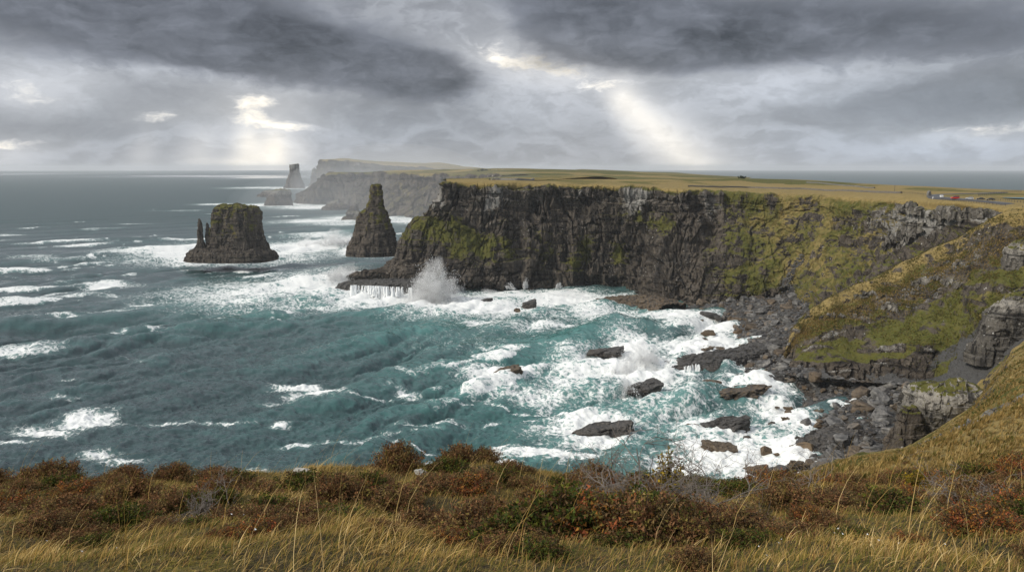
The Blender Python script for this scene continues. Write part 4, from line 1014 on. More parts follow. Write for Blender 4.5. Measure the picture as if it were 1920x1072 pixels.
# ------------------------------------------------------------------ road, cars, fences, walls, farm
def ribbon(name, pts, wid, lift, mat, label, cat, kind=None, P=HP, step=2.0):
    p = np.array(pts); L = np.concatenate([[0], np.cumsum(np.linalg.norm(np.diff(p[:, :2], axis=0), axis=1))]); n = int(L[-1]/step)+2
    s = np.linspace(0, L[-1], n); idx = np.interp(s, L, np.arange(len(p))); q = _interp(p, idx, 0)
    d = np.gradient(q[:, :2], axis=0); d /= np.linalg.norm(d, axis=1)[:, None]; nr = np.stack([d[:, 1], -d[:, 0]], 1)
    zc = np.array([max(zat(P, *(c + nr_*wid*o)) for o in (-.5, 0, .5)) for c, nr_ in zip(q[:, :2], nr)])
    zc = np.convolve(np.pad(zc, 4, mode='edge'), np.ones(9)/9, 'valid')
    rows = []
    for o, dz_ in ((-.62, -1.5), (-.5, 0), (0, .04), (.5, 0), (.62, -1.5)):
        rows.append(np.column_stack([q[:, :2]+nr*wid*o, zc+lift+dz_]))
    A = np.array(rows); o = link(name, mesh(name, A.reshape(-1, 3), grid_faces(5, n), True), mat); tag(o, label, cat, kind=kind); return q, zc+lift, nr
m, nt, b = material('asphalt'); n_ = noise(nt, geo(nt), .8, 5); setin(nt, b.inputs['Base Color'], mix(nt, n_, (.045, .045, .047), (.075, .075, .077))); b.inputs['Roughness'].default_value = .45
ASPH = m
road = [seen(HP, px, py) for px, py in [(2050,399),(1985,391),(1920,383.5),(1860,377.5),(1805,373),(1768,370),(1750,367.5),(1757,365),(1800,362.8),(1850,361.5),(1880,360.6)]]
q, zr, nr = ribbon('road', road, 6.5, .35, ASPH, 'grey road looping past a lay-by on the headland', 'road', 'structure')
WHITE = plain('white_paint', (.72, .72, .70), .6)
mk = []; Fq = []
for i in range(len(q)-2):
    if i % 3 == 0:
        d = q[i+1, :2]-q[i, :2]; d /= np.linalg.norm(d); b0 = len(mk)
        for e, s in ((0, -.12), (2.6, -.12), (2.6, .12), (0, .12)): mk.append((*(q[i, :2]+d*e+nr[i]*s), zr[i]+.06))
        Fq.append((b0, b0+1, b0+2, b0+3))
tag(link('road_marking', mesh('road_marking', np.array(mk), np.array(Fq)), WHITE), 'broken white centre line on the headland road', 'road marking', kind='structure')
RUB = plain('tyre_rubber', (.02, .02, .02), .8); GLS = plain('car_glass', (.03, .035, .04), .08, 0, .6); RIM = plain('wheel_rim', (.45, .45, .46), .35, .8); LAMP = plain('lamp_glass', (.7, .7, .68), .15)
def car(loc, yaw, paint, label, prof, W=1.75):
    root = empty('parked_car', loc, yaw)
    tag(root, label, 'car')
    low, cab = prof
    def ext(name, poly, w, mat, inset=0.0, taper=.0, par=root):
        bm = bmesh.new(); zs = [p[1] for p in poly]; z0, z1 = min(zs), max(zs)
        def yy(z): return w/2*(1-taper*(z-z0)/(z1-z0))
        a = [bm.verts.new((x, -yy(z), z)) for x, z in poly]; c = [bm.verts.new((x, yy(z), z)) for x, z in poly]
        bm.faces.new(a); bm.faces.new(c[::-1])
        for i in range(len(poly)): bm.faces.new((a[i], c[i], c[(i+1) % len(poly)], a[(i+1) % len(poly)]))
        bmesh.ops.recalc_face_normals(bm, faces=bm.faces); bmesh.ops.bevel(bm, geom=list(bm.edges), offset=.05, segments=2, affect='EDGES')
        me = bpy.data.meshes.new(name); bm.to_mesh(me); bm.free(); return link(name, me, mat, par)
    ext('body', low, W, paint); ext('window', cab, W-.06, GLS, taper=.22)
    top = [(x*.93 + .07*sum(p[0] for p in cab)/len(cab), z+.0) for x, z in cab if z > max(p[1] for p in cab)-.12]
    x0, x1, zt = min(p[0] for p in top), max(p[0] for p in top), max(p[1] for p in cab)
    ext('roof', [(x0-.08, zt-.05), (x1+.08, zt-.05), (x1-.05, zt+.05), (x0+.05, zt+.05)], (W-.06)*.82, paint)
    L0, L1 = min(p[0] for p in low), max(p[0] for p in low)
    for x in (L0+.75, L1-.8):
        for s in (-1, 1):
            for nm, r_, w_, mt, dy in (('wheel', .33, .22, RUB, 0), ('rim', .2, .02, RIM, .11)):
                bm = bmesh.new(); bmesh.ops.create_cone(bm, cap_ends=True, segments=20, radius1=r_, radius2=r_, depth=w_)
                bmesh.ops.rotate(bm, verts=bm.verts, matrix=Matrix.Rotation(math.pi/2, 3, 'X')); bmesh.ops.translate(bm, verts=bm.verts, vec=(x, s*(W/2-.08+dy), .33))
                me = bpy.data.meshes.new(nm); bm.to_mesh(me); bm.free()
                if nm == 'wheel': wh = link(nm, me, mt, root)
                else: link(nm, me, mt, wh)
    for s in (-1, 1):
        bm = bmesh.new(); bmesh.ops.create_uvsphere(bm, u_segments=10, v_segments=6, radius=.12); bmesh.ops.translate(bm, verts=bm.verts, vec=(L1-.04, s*(W/2-.28), .68))
        me = bpy.data.meshes.new('headlight'); bm.to_mesh(me); bm.free(); link('headlight', me, LAMP, root)
HATCH = ([(-2.1,.25),(2.1,.25),(2.15,.62),(1.95,.85),(1.0,.95),(-2.05,.98),(-2.15,.6)], [(1.05,.93),(.35,1.45),(-1.7,1.48),(-2.02,.95)])
VAN = ([(-2.3,.28),(2.35,.28),(2.4,.75),(2.2,1.05),(1.3,1.15),(-2.3,1.2)], [(1.3,1.12),(.6,1.9),(-2.2,1.95),(-2.28,1.15)])
SAL = ([(-2.25,.25),(2.25,.25),(2.3,.6),(2.1,.8),(1.05,.9),(-1.5,.93),(-2.25,.88)], [(1.0,.88),(.3,1.38),(-.9,1.4),(-1.6,.9)])
def paint(n, c): return plain(n, c, .3, 0, .5, .04)
def car_at(px, py): p = seen(HP, px, py); return (p[0], p[1], p[2]+.85)
car(car_at(1789.5,374.0), R(172), paint('red_paint', (.55, .03, .02)), 'red van, leftmost of the parked cars', VAN, 1.9)
car(car_at(1816.5,374.6), R(150), paint('silver_paint', (.50, .52, .55)), 'silver car parked between the red van and the dark cars', HATCH)
car(car_at(1838,375.4), R(165), paint('dark_paint', (.03, .032, .036)), 'dark grey car with a pale windscreen, third in the row', SAL)
car(car_at(1856,376.2), R(168), paint('black_paint', (.012, .012, .013)), 'black low car, rightmost of the parked cars', SAL)
WOOD = plain('weathered_wood', (.10, .09, .08), .9); STONE = rock_material('wall_stone', (.10, .098, .09), (.22, .21, .195), (.36, .35, .32), 0)
def fence(pts, label, n, ht=1.25, P=HP, zoff=0.0):
    p = [seen(P, px, py) for px, py in pts]; p = np.array(p); idx = np.linspace(0, len(p)-1, n); q = _interp(p, idx, 0)
    root = empty('post_fence', (q[0, 0], q[0, 1], zat(P, q[0, 0], q[0, 1]))); tag(root, label, 'fence')
    o0 = np.array(root.location); tops = []
    pm = None
    for k, c in enumerate(q):
        z = zat(P, c[0], c[1])+zoff
        if pm is None:
            pm = box_mesh_('post', (-.09, -.09, -.6), (.09, .09, ht)); pm.materials.append(WOOD)
        e = bpy.data.objects.new('post', pm); COL.objects.link(e); e.parent = root; e.location = np.array([c[0], c[1], z])-o0; tops.append(np.array([c[0], c[1], z]))
    for hgt in (.5, 1.05):
        V = []; Fq = []
        for k, t_ in enumerate(tops):
            for s in ((-.03, -.03), (.03, -.03), (.03, .03), (-.03, .03)): V.append((t_[0]+s[0]-o0[0], t_[1]+s[1]-o0[1], t_[2]+hgt+s[1]-o0[2]))
            if k:
                for e in range(4): Fq.append((4*k-4+e, 4*k-4+(e+1) % 4, 4*k+(e+1) % 4, 4*k+e))
        link('rail', mesh('rail', np.array(V), np.array(Fq)), WOOD, root)
def box_mesh_(name, lo, hi):
    V = [(x, y, z) for x in (lo[0], hi[0]) for y in (lo[1], hi[1]) for z in (lo[2], hi[2])]
    return mesh(name, np.array(V, float), [(0,1,3,2),(4,6,7,5),(0,4,5,1),(2,3,7,6),(0,2,6,4),(1,5,7,3)])
fence([(1762,373.5),(1800,376.5),(1850,381),(1925,391)], 'post fence on the near side of the road, below the parked cars', 34)
fence([(1834,366),(1860,364),(1885,361.5),(1915,359)], 'taller post fence beyond the road, running to the skyline at the right', 26, 1.7)
fence([(1862,373.5),(1890,376),(1925,380)], 'short fence between the road and the green field', 16)
fence([(1690,361.5),(1720,363),(1741,364.5)], 'old fence running left from the standing stone', 16, 1.1)
def wall(pts, P, ht, wid, label, seed, name='stone_wall'):
    p = np.array(pts); L = np.concatenate([[0], np.cumsum(np.linalg.norm(np.diff(p[:, :2], axis=0), axis=1))]); n = int(L[-1]/.5)+2
    q = _interp(p, np.interp(np.linspace(0, L[-1], n), L, np.arange(len(p))), 0)
    d = np.gradient(q[:, :2], axis=0); d /= np.linalg.norm(d, axis=1)[:, None]; nr = np.stack([d[:, 1], -d[:, 0]], 1)
    z = np.array([zat(P, c[0], c[1]) for c in q]); z = np.convolve(np.pad(z, 2, mode='edge'), np.ones(5)/5, 'valid')
    rows = [np.column_stack([q[:, :2]+nr*wid*o, z+h]) for o, h in ((-.6, -.8), (-.5, ht*.5), (-.4, ht*.95), (0, ht), (.4, ht*.95), (.5, ht*.5), (.6, -.8))]
    A = np.array(rows); A += (blocky(A, .9, .5, seed)-.5)[..., None]*np.array([.35, .35, .3]); 
    o = link(name, mesh(name, A.reshape(-1, 3), grid_faces(7, n)), STONE); tag(o, label, 'wall'); return o
wall(along(NEAR, [(1935,738),(1905,752),(1875,768),(1845,783),(1815,797),(1790,808),(1765,818),(1740,828),(1722,834)]), NEAR, .55, .5, 'low stone wall climbing the tawny hillside at the right', 3)
wall([seen(HP, x, y) for x, y in [(1290,349.5),(1340,350.5),(1400,351.5),(1460,353),(1520,355),(1590,358),(1640,360.5),(1690,362)]], HP, 1.5, 1.2, 'long dark field wall behind the rim of the cove', 5)
wall([seen(HP, x, y) for x, y in [(917,337.3),(940,337.6),(970,338),(1000,338.6)]], HP, 2.2, 3, 'dark turf bank on the moor at the left end of the headland', 6, 'turf_bank')
wall([seen(HP, x, y) for x, y in [(1512,341.5),(1560,345.5),(1610,350),(1640,352.5)]], HP, 1.2, 1.2, 'field wall between green pasture and brown moor', 7)
# standing stone, signs, pole
def small(name, px, py, zz, V, Fc, mat, label, cat):
    p = seen(HP, px, py); o = link(name, mesh(name, V, Fc), mat); o.location = (p[0], p[1], zat(HP, p[0], p[1])-.2); tag(o, label, cat); return o
V, Fc = rock_shape(61, 4, 10, .8, .0, .03); small('standing_stone', 1740.5, 368, 100.4, V*np.array([1.5, .9, 2.9])+np.array([0, 0, 1.6]), Fc, STONE, 'upright dark stone at the bend of the road', 'stone')
V, Fc = rock_shape(62, 4, 8, .9, .0, .02); small('white_stone', 1765, 371, 100.4, V*np.array([1.1, .6, 1.2])+np.array([0, 0, 1.2]), Fc, WHITE, 'white painted stone on the inside of the road bend', 'stone')
V, Fc = rock_shape(63, 4, 8, .9, .0, .02); small('white_stone', 1750, 371.2, 100.4, V*np.array([.7, .5, .7])+np.array([0, 0, .8]), Fc, WHITE, 'smaller white stone below the upright dark stone', 'stone')
def pole(px, py, zz, h, label):
    bm = bmesh.new(); bmesh.ops.create_cone(bm, cap_ends=True, segments=10, radius1=.17, radius2=.11, depth=h); bmesh.ops.translate(bm, verts=bm.verts, vec=(0, 0, h/2))
    for s in (1,): 
        r_ = bmesh.ops.create_cube(bm, size=1); bmesh.ops.scale(bm, verts=r_['verts'], vec=(1.6, .12, .14)); bmesh.ops.translate(bm, verts=r_['verts'], vec=(0, 0, h-.5))
    me = bpy.data.meshes.new('utility_pole'); bm.to_mesh(me); bm.free(); o = link('utility_pole', me, WOOD); p = seen(HP, px, py); o.location = (p[0], p[1], p[2]-.3); tag(o, label, 'pole')
pole(1676.5, 361, 99.5, 6.5, 'single pole on the moor behind the rim of the cove')
pole(1484, 341, 104, 3.5, 'short pole on the skyline of the green pasture')
# farm on the far hill
farm = empty('farmhouse', at(936, 326, 2300)); tag(farm, 'tiny white farmhouse on the green hill', 'house')
ROOF = plain('slate_roof', (.07, .07, .075), .7)
fz = farm.location
me = box_mesh_('wall', (-11, -4, -4), (11, 4, 6.0)); link('wall', me, WHITE, farm)
V = np.array([(-11.5,-4.6,6),(11.5,-4.6,6),(11.5,4.6,6),(-11.5,4.6,6),(-11.5,0,10.5),(11.5,0,10.5)], float)
bm = bmesh.new(); vs = [bm.verts.new(v) for v in V]
for f in ((0,1,5,4),(2,3,4,5),(0,4,3),(1,2,5),(3,2,1,0)): bm.faces.new([vs[k] for k in f])
me = bpy.data.meshes.new('roof'); bm.to_mesh(me); bm.free(); link('roof', me, ROOF, farm)
for x in (-9, 9): link('chimney', box_mesh_('chimney', (x-.9, -.7, 9), (x+.9, .7, 12.5)), WHITE, farm)
for x in (-6, 0, 6): link('window', box_mesh_('window', (x-.8, -4.08, 1.2), (x+.8, -4.0, 3.4)), GLS, farm)
# dark shelter trees beside it
TREE = plain('dark_foliage', (.022, .032, .014), .9, 0, .1, .4, .3)
for k, (px, py, s, lab) in enumerate([(905, 325.5, 15, 'large dark shelter tree left of the white farmhouse'), (916, 326, 11, 'rounded dark tree between the large one and the farmhouse'), (924, 326.5, 8, 'smallest dark tree next to the farmhouse'), (1391, 336.5, 5.5, 'lone dark bush on the skyline of the moor')]):
    t = 2300 if k < 3 else 1060; p = at(px, py, t); root = empty('shelter_tree' if k < 3 else 'skyline_bush', p); tag(root, lab, 'tree' if k < 3 else 'bush')
    rs = np.random.RandomState(k); cen = rs.normal(size=(26, 3))*np.array([.45, .4, .22])*s + np.array([0, 0, s*.5]); V0, F0 = rock_shape(70+k, 2, 4, 0, 0, .15)
    Vs = np.concatenate([V0*s*rs.uniform(.12, .3) + c for c in cen]); Fs = np.concatenate([F0+i*len(V0) for i in range(len(cen))])
    link('crown', mesh('crown', Vs, Fs), TREE, root); link('trunk', box_mesh_('trunk', (-s*.04, -s*.04, -s*.4), (s*.04, s*.04, s*.5)), WOOD, root)
# blue-green pond in the field at the right edge
pc = seen(HP, 1921, 371); th = np.linspace(0, 6.283, 41)[:-1]
V = [(pc[0], pc[1], 0)] + [(pc[0]+math.cos(a)*11*(1+.08*math.sin(3*a)), pc[1]+math.sin(a)*12*(1+.1*math.cos(2*a)), 0) for a in th]
zz = max(zat(HP, v[0], v[1]) for v in V)
m, nt, b = material('pond_water'); b.inputs['Base Color'].default_value = (.05, .14, .16, 1); b.inputs['Roughness'].default_value = .35
o = link('pond', mesh('pond', np.array(V)+np.array([0, 0, zz+.1]), [(0, i+1, (i+1) % 40+1) for i in range(40)]), m); tag(o, 'blue-green pond in the field at the right edge', 'pond', kind='structure')

# tussocks of pale grass on the slopes
def leafmat(name, rough=.85, trans=.35):
    m, nt, b = material(name); c = attr(nt, 'col', True); b.inputs['Roughness'].default_value = rough; b.inputs['Specular IOR Level'].default_value = .12
    setin(nt, b.inputs['Base Color'], c)
    tr = nt.nodes.new('ShaderNodeBsdfTranslucent'); nt.links.new(c.s, tr.inputs['Color']); mx = nt.nodes.new('ShaderNodeMixShader'); mx.inputs[0].default_value = trans
    out = nt.nodes['Material Output']; nt.links.new(b.outputs[0], mx.inputs[1]); nt.links.new(tr.outputs[0], mx.inputs[2]); nt.links.new(mx.outputs[0], out.inputs['Surface']); return m
GRASS = leafmat('grass_blade')
def tussocks(P, wgt, n, h0, h1, label, cols, seed, lean=(.28, .05)):
    rs = np.random.RandomState(seed); Q = P.reshape(-1, 3); w = np.clip(wgt.ravel(), 0, None); w = w/w.sum()
    c = Q[rs.choice(len(Q), n, p=w)] + np.concatenate([rs.normal(size=(n, 2))*.4, np.zeros((n, 1))], 1)
    nb = 5; h = h0*(h1/h0)**rs.rand(n)
    pal = np.array(cols)[rs.randint(len(cols), size=n)]*rs.uniform(.75, 1.25, (n, 1))
    V = np.zeros((n, nb, 3, 3)); 
    for k in range(nb):
        a = rs.uniform(0, 6.283, n); sp = rs.uniform(.2, .9, n)
        base = c + np.stack([np.cos(a)*h*.2, np.sin(a)*h*.2, -h*.15], 1); tip = c + np.stack([(np.cos(a)*sp+lean[0])*h, (np.sin(a)*sp+lean[1])*h, h*rs.uniform(.6, 1.0, n)], 1)
        wd = h*rs.uniform(.08, .2, n); px_ = np.stack([-np.sin(a)*wd, np.cos(a)*wd, np.zeros(n)], 1)
        V[:, k, 0] = base-px_; V[:, k, 1] = base+px_; V[:, k, 2] = tip
    Fc = np.arange(n*nb*3).reshape(-1, 3)
    me = mesh('hill_grass', V.reshape(-1, 3), Fc, False, None, np.repeat(pal, nb*3, 0)); o = link('hill_grass', me, GRASS); tag(o, label, 'grass', kind='stuff')
DRY = [(.34, .235, .085), (.27, .18, .06), (.40, .29, .12), (.20, .14, .045), (.13, .115, .03), (.30, .21, .08)]
GRN = [(.075, .085, .02), (.10, .095, .025), (.055, .065, .016), (.17, .125, .04), (.14, .105, .03)]
vv = np.arange(NEAR.shape[0])[:, None]/NEAR.shape[0]*np.ones(NEAR.shape[:2])
tussocks(NEAR, (vv > .22)*1.0*np.clip(fbm(NEAR, 1/9., 3, off=2)+.45, .02, 1), 95000, .15, .50, 'tawny wind-bent grass on the near hillside', DRY, 5)
tussocks(SPUR, np.clip(SPUR[..., 2]-14, 0, 30)*np.clip(fbm(SPUR, 1/9., 3, off=31)+.3, .0, 1), 26000, .35, 1.0, 'rough grass and sedge on the spur', GRN, 6)
rr_ = np.exp(-(((np.arange(SPUR.shape[0])/SPUR.shape[0])[:, None]*np.ones(SPUR.shape[:2])-.42)/.08)**2)
tussocks(SPUR, rr_, 16000, .35, 1.0, 'pale dry grass along the crest of the spur', DRY, 7)
tussocks(NEAR, (vv > .22)*np.clip(fbm(NEAR, 1/14., 3, off=71)-.12, 0, 1), 14000, .25, .6, 'greener tufts in hollows of the near hillside', GRN, 8)
# ------------------------------------------------------------------ the heathery brow where the viewer stands
SIL_X = np.array([-900,0,250,430,540,680,780,850,920,1000,1100,1270,1500,1700,1920,2800.])
SIL_Y = np.array([912,908,908,888,876,880,866,868,876,893,902,918,921,912,900,880.]) + 30
def brow_z(x, t):
    """height of the brow at sideways x and distance t"""
    x = np.asarray(x, float); t = np.asarray(t, float)
    px = 960 + F*x/np.maximum(t, 1.5)
    sil = np.interp(px, SIL_X, SIL_Y)
    def dz(py): return -SP + (536-py)/F*CP
    ts = np.array([0, 2, 3.5, 5, 7, 9.5])
    zs = [np.full_like(x, -1.45), np.full_like(x, -1.62)] + [dz(py)*tt + 0*x for py, tt in ((1105, 3.5), (1032, 5.0), (974, 7.0))] + [dz(sil)*9.5]
    zs[4] = np.maximum(zs[4], (zs[3]+zs[5])*.5-.06)
    edge = zs[5]
    z = np.zeros_like(x); t_ = np.broadcast_to(t, x.shape)
    for k in range(5):
        q = np.clip((t_-ts[k])/(ts[k+1]-ts[k]), 0, 1); z = np.where((t_ >= ts[k]) & (t_ <= ts[k+1]), zs[k]*(1-q)+zs[k+1]*q, z)
    q = t_-9.5
    right = sstep(1300, 1550, px)
    far_z = edge - q*(.56+.35*(1-right)) - np.clip(q, 0, None)**2*.035*(1-right)
    z = np.where(t_ > 9.5, far_z, z)
    return z
def brow(x, y):
    x = np.asarray(x, float); y = np.asarray(y, float)
    p = np.stack([x, y, np.zeros_like(x)], -1)
    z = brow_z(x, y) + (fbm(p, 1/1.6, 4, off=3)*.22 + fbm(p, 1/.5, 3, off=8)*.04)
    return H + z
gx = np.linspace(-26, 30, 300); gy = np.concatenate([np.linspace(-3, 14, 130), np.linspace(14.4, 26, 30)])
GX, GY = np.meshgrid(gx, gy); GZ = brow(GX, np.maximum(GY, .2))
P = np.stack([GX, GY, GZ], -1)
m, nt, b = material('moorland_soil'); p_ = geo(nt); n1 = noise(nt, p_, .9, 5, .6); n2 = noise(nt, p_, 14, 5, .65); n3 = noise(nt, p_, 60, 3, .6)
c = mix(nt, n1.ss(.42, .6), (.06, .05, .018), (.17, .14, .024)); c = mix(nt, n2.ss(.45, .65), c, (.055, .038, .02)); c = mix(nt, n3.ss(.45, .65)*.8, c, (.16, .12, .05)); c = mix(nt, noise(nt, p_, 31, 4, .6).ss(.52, .62)*.7, c, (.035, .03, .014))
setin(nt, b.inputs['Base Color'], c); b.inputs['Roughness'].default_value = .95; bump(nt, b, n2+n3*.5, .06, 1)
tag(link('clifftop_ground', mesh('clifftop_ground', P.reshape(-1, 3), grid_faces(len(gy), len(gx)), True), m), 'mossy ground of the clifftop in the foreground', 'ground', kind='structure')
# the sea cliff below the viewer
rim = [np.array([x, 26, brow(x, 26.)]) for x in np.linspace(-26, 30, 9)]
rim = [np.array([-90, 0, 108.]), np.array([-55, 16, 109.])] + rim[:7] + [np.array([38, 30, 104.]), np.array([50, 60, 96.])]
rows = [[p + np.array([0, -9, -1.5]) for p in rim], [p + np.array([0, -1, -1.0]) for p in rim], [p*np.array([1.1, 1, 0]) + np.array([0, 14, p[2]*.6]) for p in rim], [p*np.array([1.2, 1, 0]) + np.array([0, 26, 30]) for p in rim], [p*np.array([1.3, 1, 0]) + np.array([0, 38, -5]) for p in rim]]
P, U, Vv = loft(rows, 1.2, 1.2); N = normals(P)
if N[..., 1].mean() < 0: N = -N
P = P + N*((blocky(P, 3.4, 8, 33)-.5)*2.4*sstep(1, 1.6, Vv))[..., None]
land('sea_cliff', P, {'grass': 1-sstep(1.2, 2.2, Vv), 'dry': .5+0*U, 'pale': .2+0*U, 'scree': 0*U}, LAND, 1, 'cliff dropping to the sea below the viewpoint', 'cliff')

# where grass and where heather
def grassy(x, y):
    p = np.stack([x, y, 0*x], -1); px = 960+F*x/np.maximum(y, .5)
    g = fbm(p, 1/1.7, 3, off=21)*.9
    def bl(px0, t0, sx, st): return np.exp(-((px-px0)/sx)**2-((y-t0)/st)**2)
    g = g*1.25 + 1.0*bl(180, 3.9, 420, .6) + .95*bl(900, 4.8, 130, .9) + .95*bl(1600, 3.9, 300, .6) + .75*bl(780, 8.6, 130, .9) + .5*bl(560, 9.2, 140, .6) + .5*bl(260, 8.8, 90, .8) + .6*bl(1030, 9.3, 130, .5) + .5*bl(700, 4.3, 150, .6) - .7*bl(300, 6.2, 420, 1.2) - .6*bl(60, 8.8, 160, 1.0) - .7*bl(1450, 8.5, 420, 1.4) - .4*bl(900, 9.2, 60, .6) - 2.2*bl(1130, 4.4, 190, 1.0) - .6*bl(420, 4.3, 60, .5) - .5*bl(480, 4.4, 70, .5) - .6*bl(1250, 5.8, 230, 1.3) - .5*bl(1700, 6.5, 420, 1.5) - .5*bl(800, 6.4, 250, 1.2)
    return g
def blades(n, label, seed, lmin, lmax, wid, pal, where, lean, tmin=2.5, tmax=11.0, stiff=.6):
    rs = np.random.RandomState(seed)
    t = np.sqrt(rs.uniform(tmin**2, tmax**2, n*3)); t = tmin + (t-tmin)*rs.uniform(.8, 1, n*3); px = rs.uniform(-450, 2380, n*3); x = (px-960)/F*t
    w = where(x, t); keep = rs.rand(n*3) < np.clip(w, 0, 1); x, t = x[keep][:n], t[keep][:n]; n = len(x)
    z = brow(x, t) - .02
    L = lmin*(lmax/lmin)**rs.rand(n); a = lean + rs.normal(size=n)*.75; be = rs.uniform(.35, 1.15, n)*stiff
    dx_, dy_ = np.cos(a), np.sin(a)
    S = np.array([0, .3, .55, .8, 1.0]); V = np.zeros((n, 9, 3)); wv = wid*rs.uniform(.6, 1.4, n)
    qx, qy = -dy_, dx_
    for i, s in enumerate(S):
        ang = be*(s*1.25); r_ = L*np.sin(ang)*s; zz = L*np.cos(ang*.8)*s
        cx, cy, cz = x+dx_*r_, t+dy_*r_, z+zz; ww = wv*(1-s*.85)
        if i < 4:
            V[:, 2*i, 0] = cx+qx*ww; V[:, 2*i, 1] = cy+qy*ww; V[:, 2*i, 2] = cz; V[:, 2*i+1, 0] = cx-qx*ww; V[:, 2*i+1, 1] = cy-qy*ww; V[:, 2*i+1, 2] = cz
        else: V[:, 8, 0] = cx; V[:, 8, 1] = cy; V[:, 8, 2] = cz
    tris = np.array([(0,1,3),(0,3,2),(2,3,5),(2,5,4),(4,5,7),(4,7,6),(6,7,8)])
    Fc = (tris[None] + (np.arange(n)*9)[:, None, None]).reshape(-1, 3)
    pal = np.array(pal); c = pal[rs.randint(len(pal), size=n)]*rs.uniform(.7, 1.3, (n, 1))
    o = link('moor_grass', mesh('moor_grass', V.reshape(-1, 3), Fc, True, None, np.repeat(c, 9, 0)), GRASS); tag(o, label, 'grass', kind='stuff')
STRAW = [(.60, .42, .165), (.52, .34, .11), (.66, .49, .23), (.42, .27, .08), (.36, .24, .065)]
GREEN = [(.15, .135, .03), (.22, .165, .04), (.10, .105, .022), (.33, .235, .075), (.40, .28, .11), (.22, .13, .05), (.27, .17, .06)]
blades(185000, 'short green turf grass of the clifftop', 31, .03, .09, .0032, GREEN, lambda x, y: .45+np.clip(grassy(x, y), 0, 1)*.8, .5, stiff=.8)
blades(60000, 'straw-coloured wind-blown grass of the clifftop', 32, .06, .17, .0026, STRAW, lambda x, y: .10*np.clip(fbm(np.stack([x, y, 0*x], -1), 1/.6, 2, off=45)*3, 0, 1)+np.clip(grassy(x, y)-.1, 0, 1)*.9*np.clip(.15+fbm(np.stack([x, y, 0*x], -1), 1/.9, 2, off=5)*1.6, 0, 1), .35, stiff=1.05)
blades(520, 'long bent straw stalks rising through the heather', 33, .3, .7, .0019, STRAW, lambda x, y: .35+0*x, .3, stiff=.85)

# heather: a few bushes, copied
HEATH = leafmat('heather_leaf', .8, .25)
TWIG = plain('heather_twig', (.075, .06, .05), .9, 0, .1, .4, 9)
def bush_mesh(seed, n_stem, rad, ht, pal, leaf, per=34, droop=.35, up=1.0):
    rs = np.random.RandomState(seed); LV = []; LC = []; SV = []; SF = []
    pal = np.array(pal)
    for i in range(n_stem):
        a = rs.uniform(0, 6.283); e = rs.rand()**.6; r_ = rad*e*rs.uniform(.7, 1.1); hh = ht*(1-.55*e**2)*rs.uniform(.7, 1.15)*up
        p0 = np.array([math.cos(a)*r_*.35, math.sin(a)*r_*.35, -.03]); p2 = np.array([math.cos(a)*r_, math.sin(a)*r_, hh]); p1 = (p0+p2)/2 + np.array([0, 0, hh*.2]) + rs.normal(size=3)*.02
        q = np.linspace(0, 1, 6)[:, None]; path = (1-q)**2*p0 + 2*q*(1-q)*p1 + q*q*p2
        b0 = len(SV); w_ = .0028
        for k in range(6):
            for e2 in range(3): SV.append(path[k] + w_*(1.3-k*.18)*np.array([math.cos(e2*2.1), math.sin(e2*2.1), 0]))
        for k in range(5):
            for e2 in range(3): SF.append((b0+3*k+e2, b0+3*k+(e2+1) % 3, b0+3*k+3+(e2+1) % 3, b0+3*k+3+e2))
        base_c = pal[rs.randint(len(pal))]*rs.uniform(.7, 1.3)
        s = rs.uniform(.35, 1.03, per); pt = (1-s[:, None])**2*p0 + 2*(s*(1-s))[:, None]*p1 + (s*s)[:, None]*p2 + rs.normal(size=(per, 3))*.016
        dir_ = rs.normal(size=(per, 3)) + np.array([0, 0, .9]); dir_ /= np.linalg.norm(dir_, axis=1)[:, None]
        sd_ = np.cross(dir_, rs.normal(size=(per, 3))); sd_ /= np.linalg.norm(sd_, axis=1)[:, None]
        l = leaf*rs.uniform(.6, 1.5, per)[:, None]
        LV.append(np.stack([pt-sd_*l*.34, pt+sd_*l*.34, pt+dir_*l], 1)); cc = base_c*rs.uniform(.6, 1.5, (per, 1)); alt = rs.rand(per) < .18; cc[alt] = pal[rs.randint(len(pal), size=alt.sum())]
        LC.append(np.repeat(cc[:, None], 3, 1))
    LV = np.concatenate(LV).reshape(-1, 3); LC = np.concatenate(LC).reshape(-1, 3)
    return mesh('foliage', LV, np.arange(len(LV)).reshape(-1, 3), False, None, LC), mesh('stems', np.array(SV), np.array(SF), False)
PALS = {'brown': [(.18, .085, .040), (.13, .068, .034), (.23, .12, .055), (.11, .078, .036), (.17, .135, .036), (.22, .15, .06)],
        'red': [(.25, .075, .030), (.17, .068, .032), (.33, .15, .035), (.12, .078, .038), (.15, .125, .035), (.10, .07, .035)],
        'green': [(.065, .085, .016), (.12, .125, .02), (.045, .06, .013), (.13, .075, .025), (.09, .055, .026)],
        'yellow': [(.34, .23, .02), (.27, .19, .02), (.14, .135, .02), (.24, .11, .02), (.10, .08, .02)]}
KIND = {'brown': 'dark brown heather bush on the clifftop', 'red': 'rusty red heather bush on the clifftop', 'green': 'dark green low shrub growing among the heather'}
bush = []
for kd, seeds in (('brown', (1, 2, 3)), ('red', (4, 5)), ('green', (6, 7))):
    for sd_ in seeds:
        fm, tm = bush_mesh(sd_, 170, .36, .27, PALS[kd], .019 if kd != 'green' else .023); fm.materials.append(HEATH); tm.materials.append(TWIG); bush.append((kd, fm, tm))
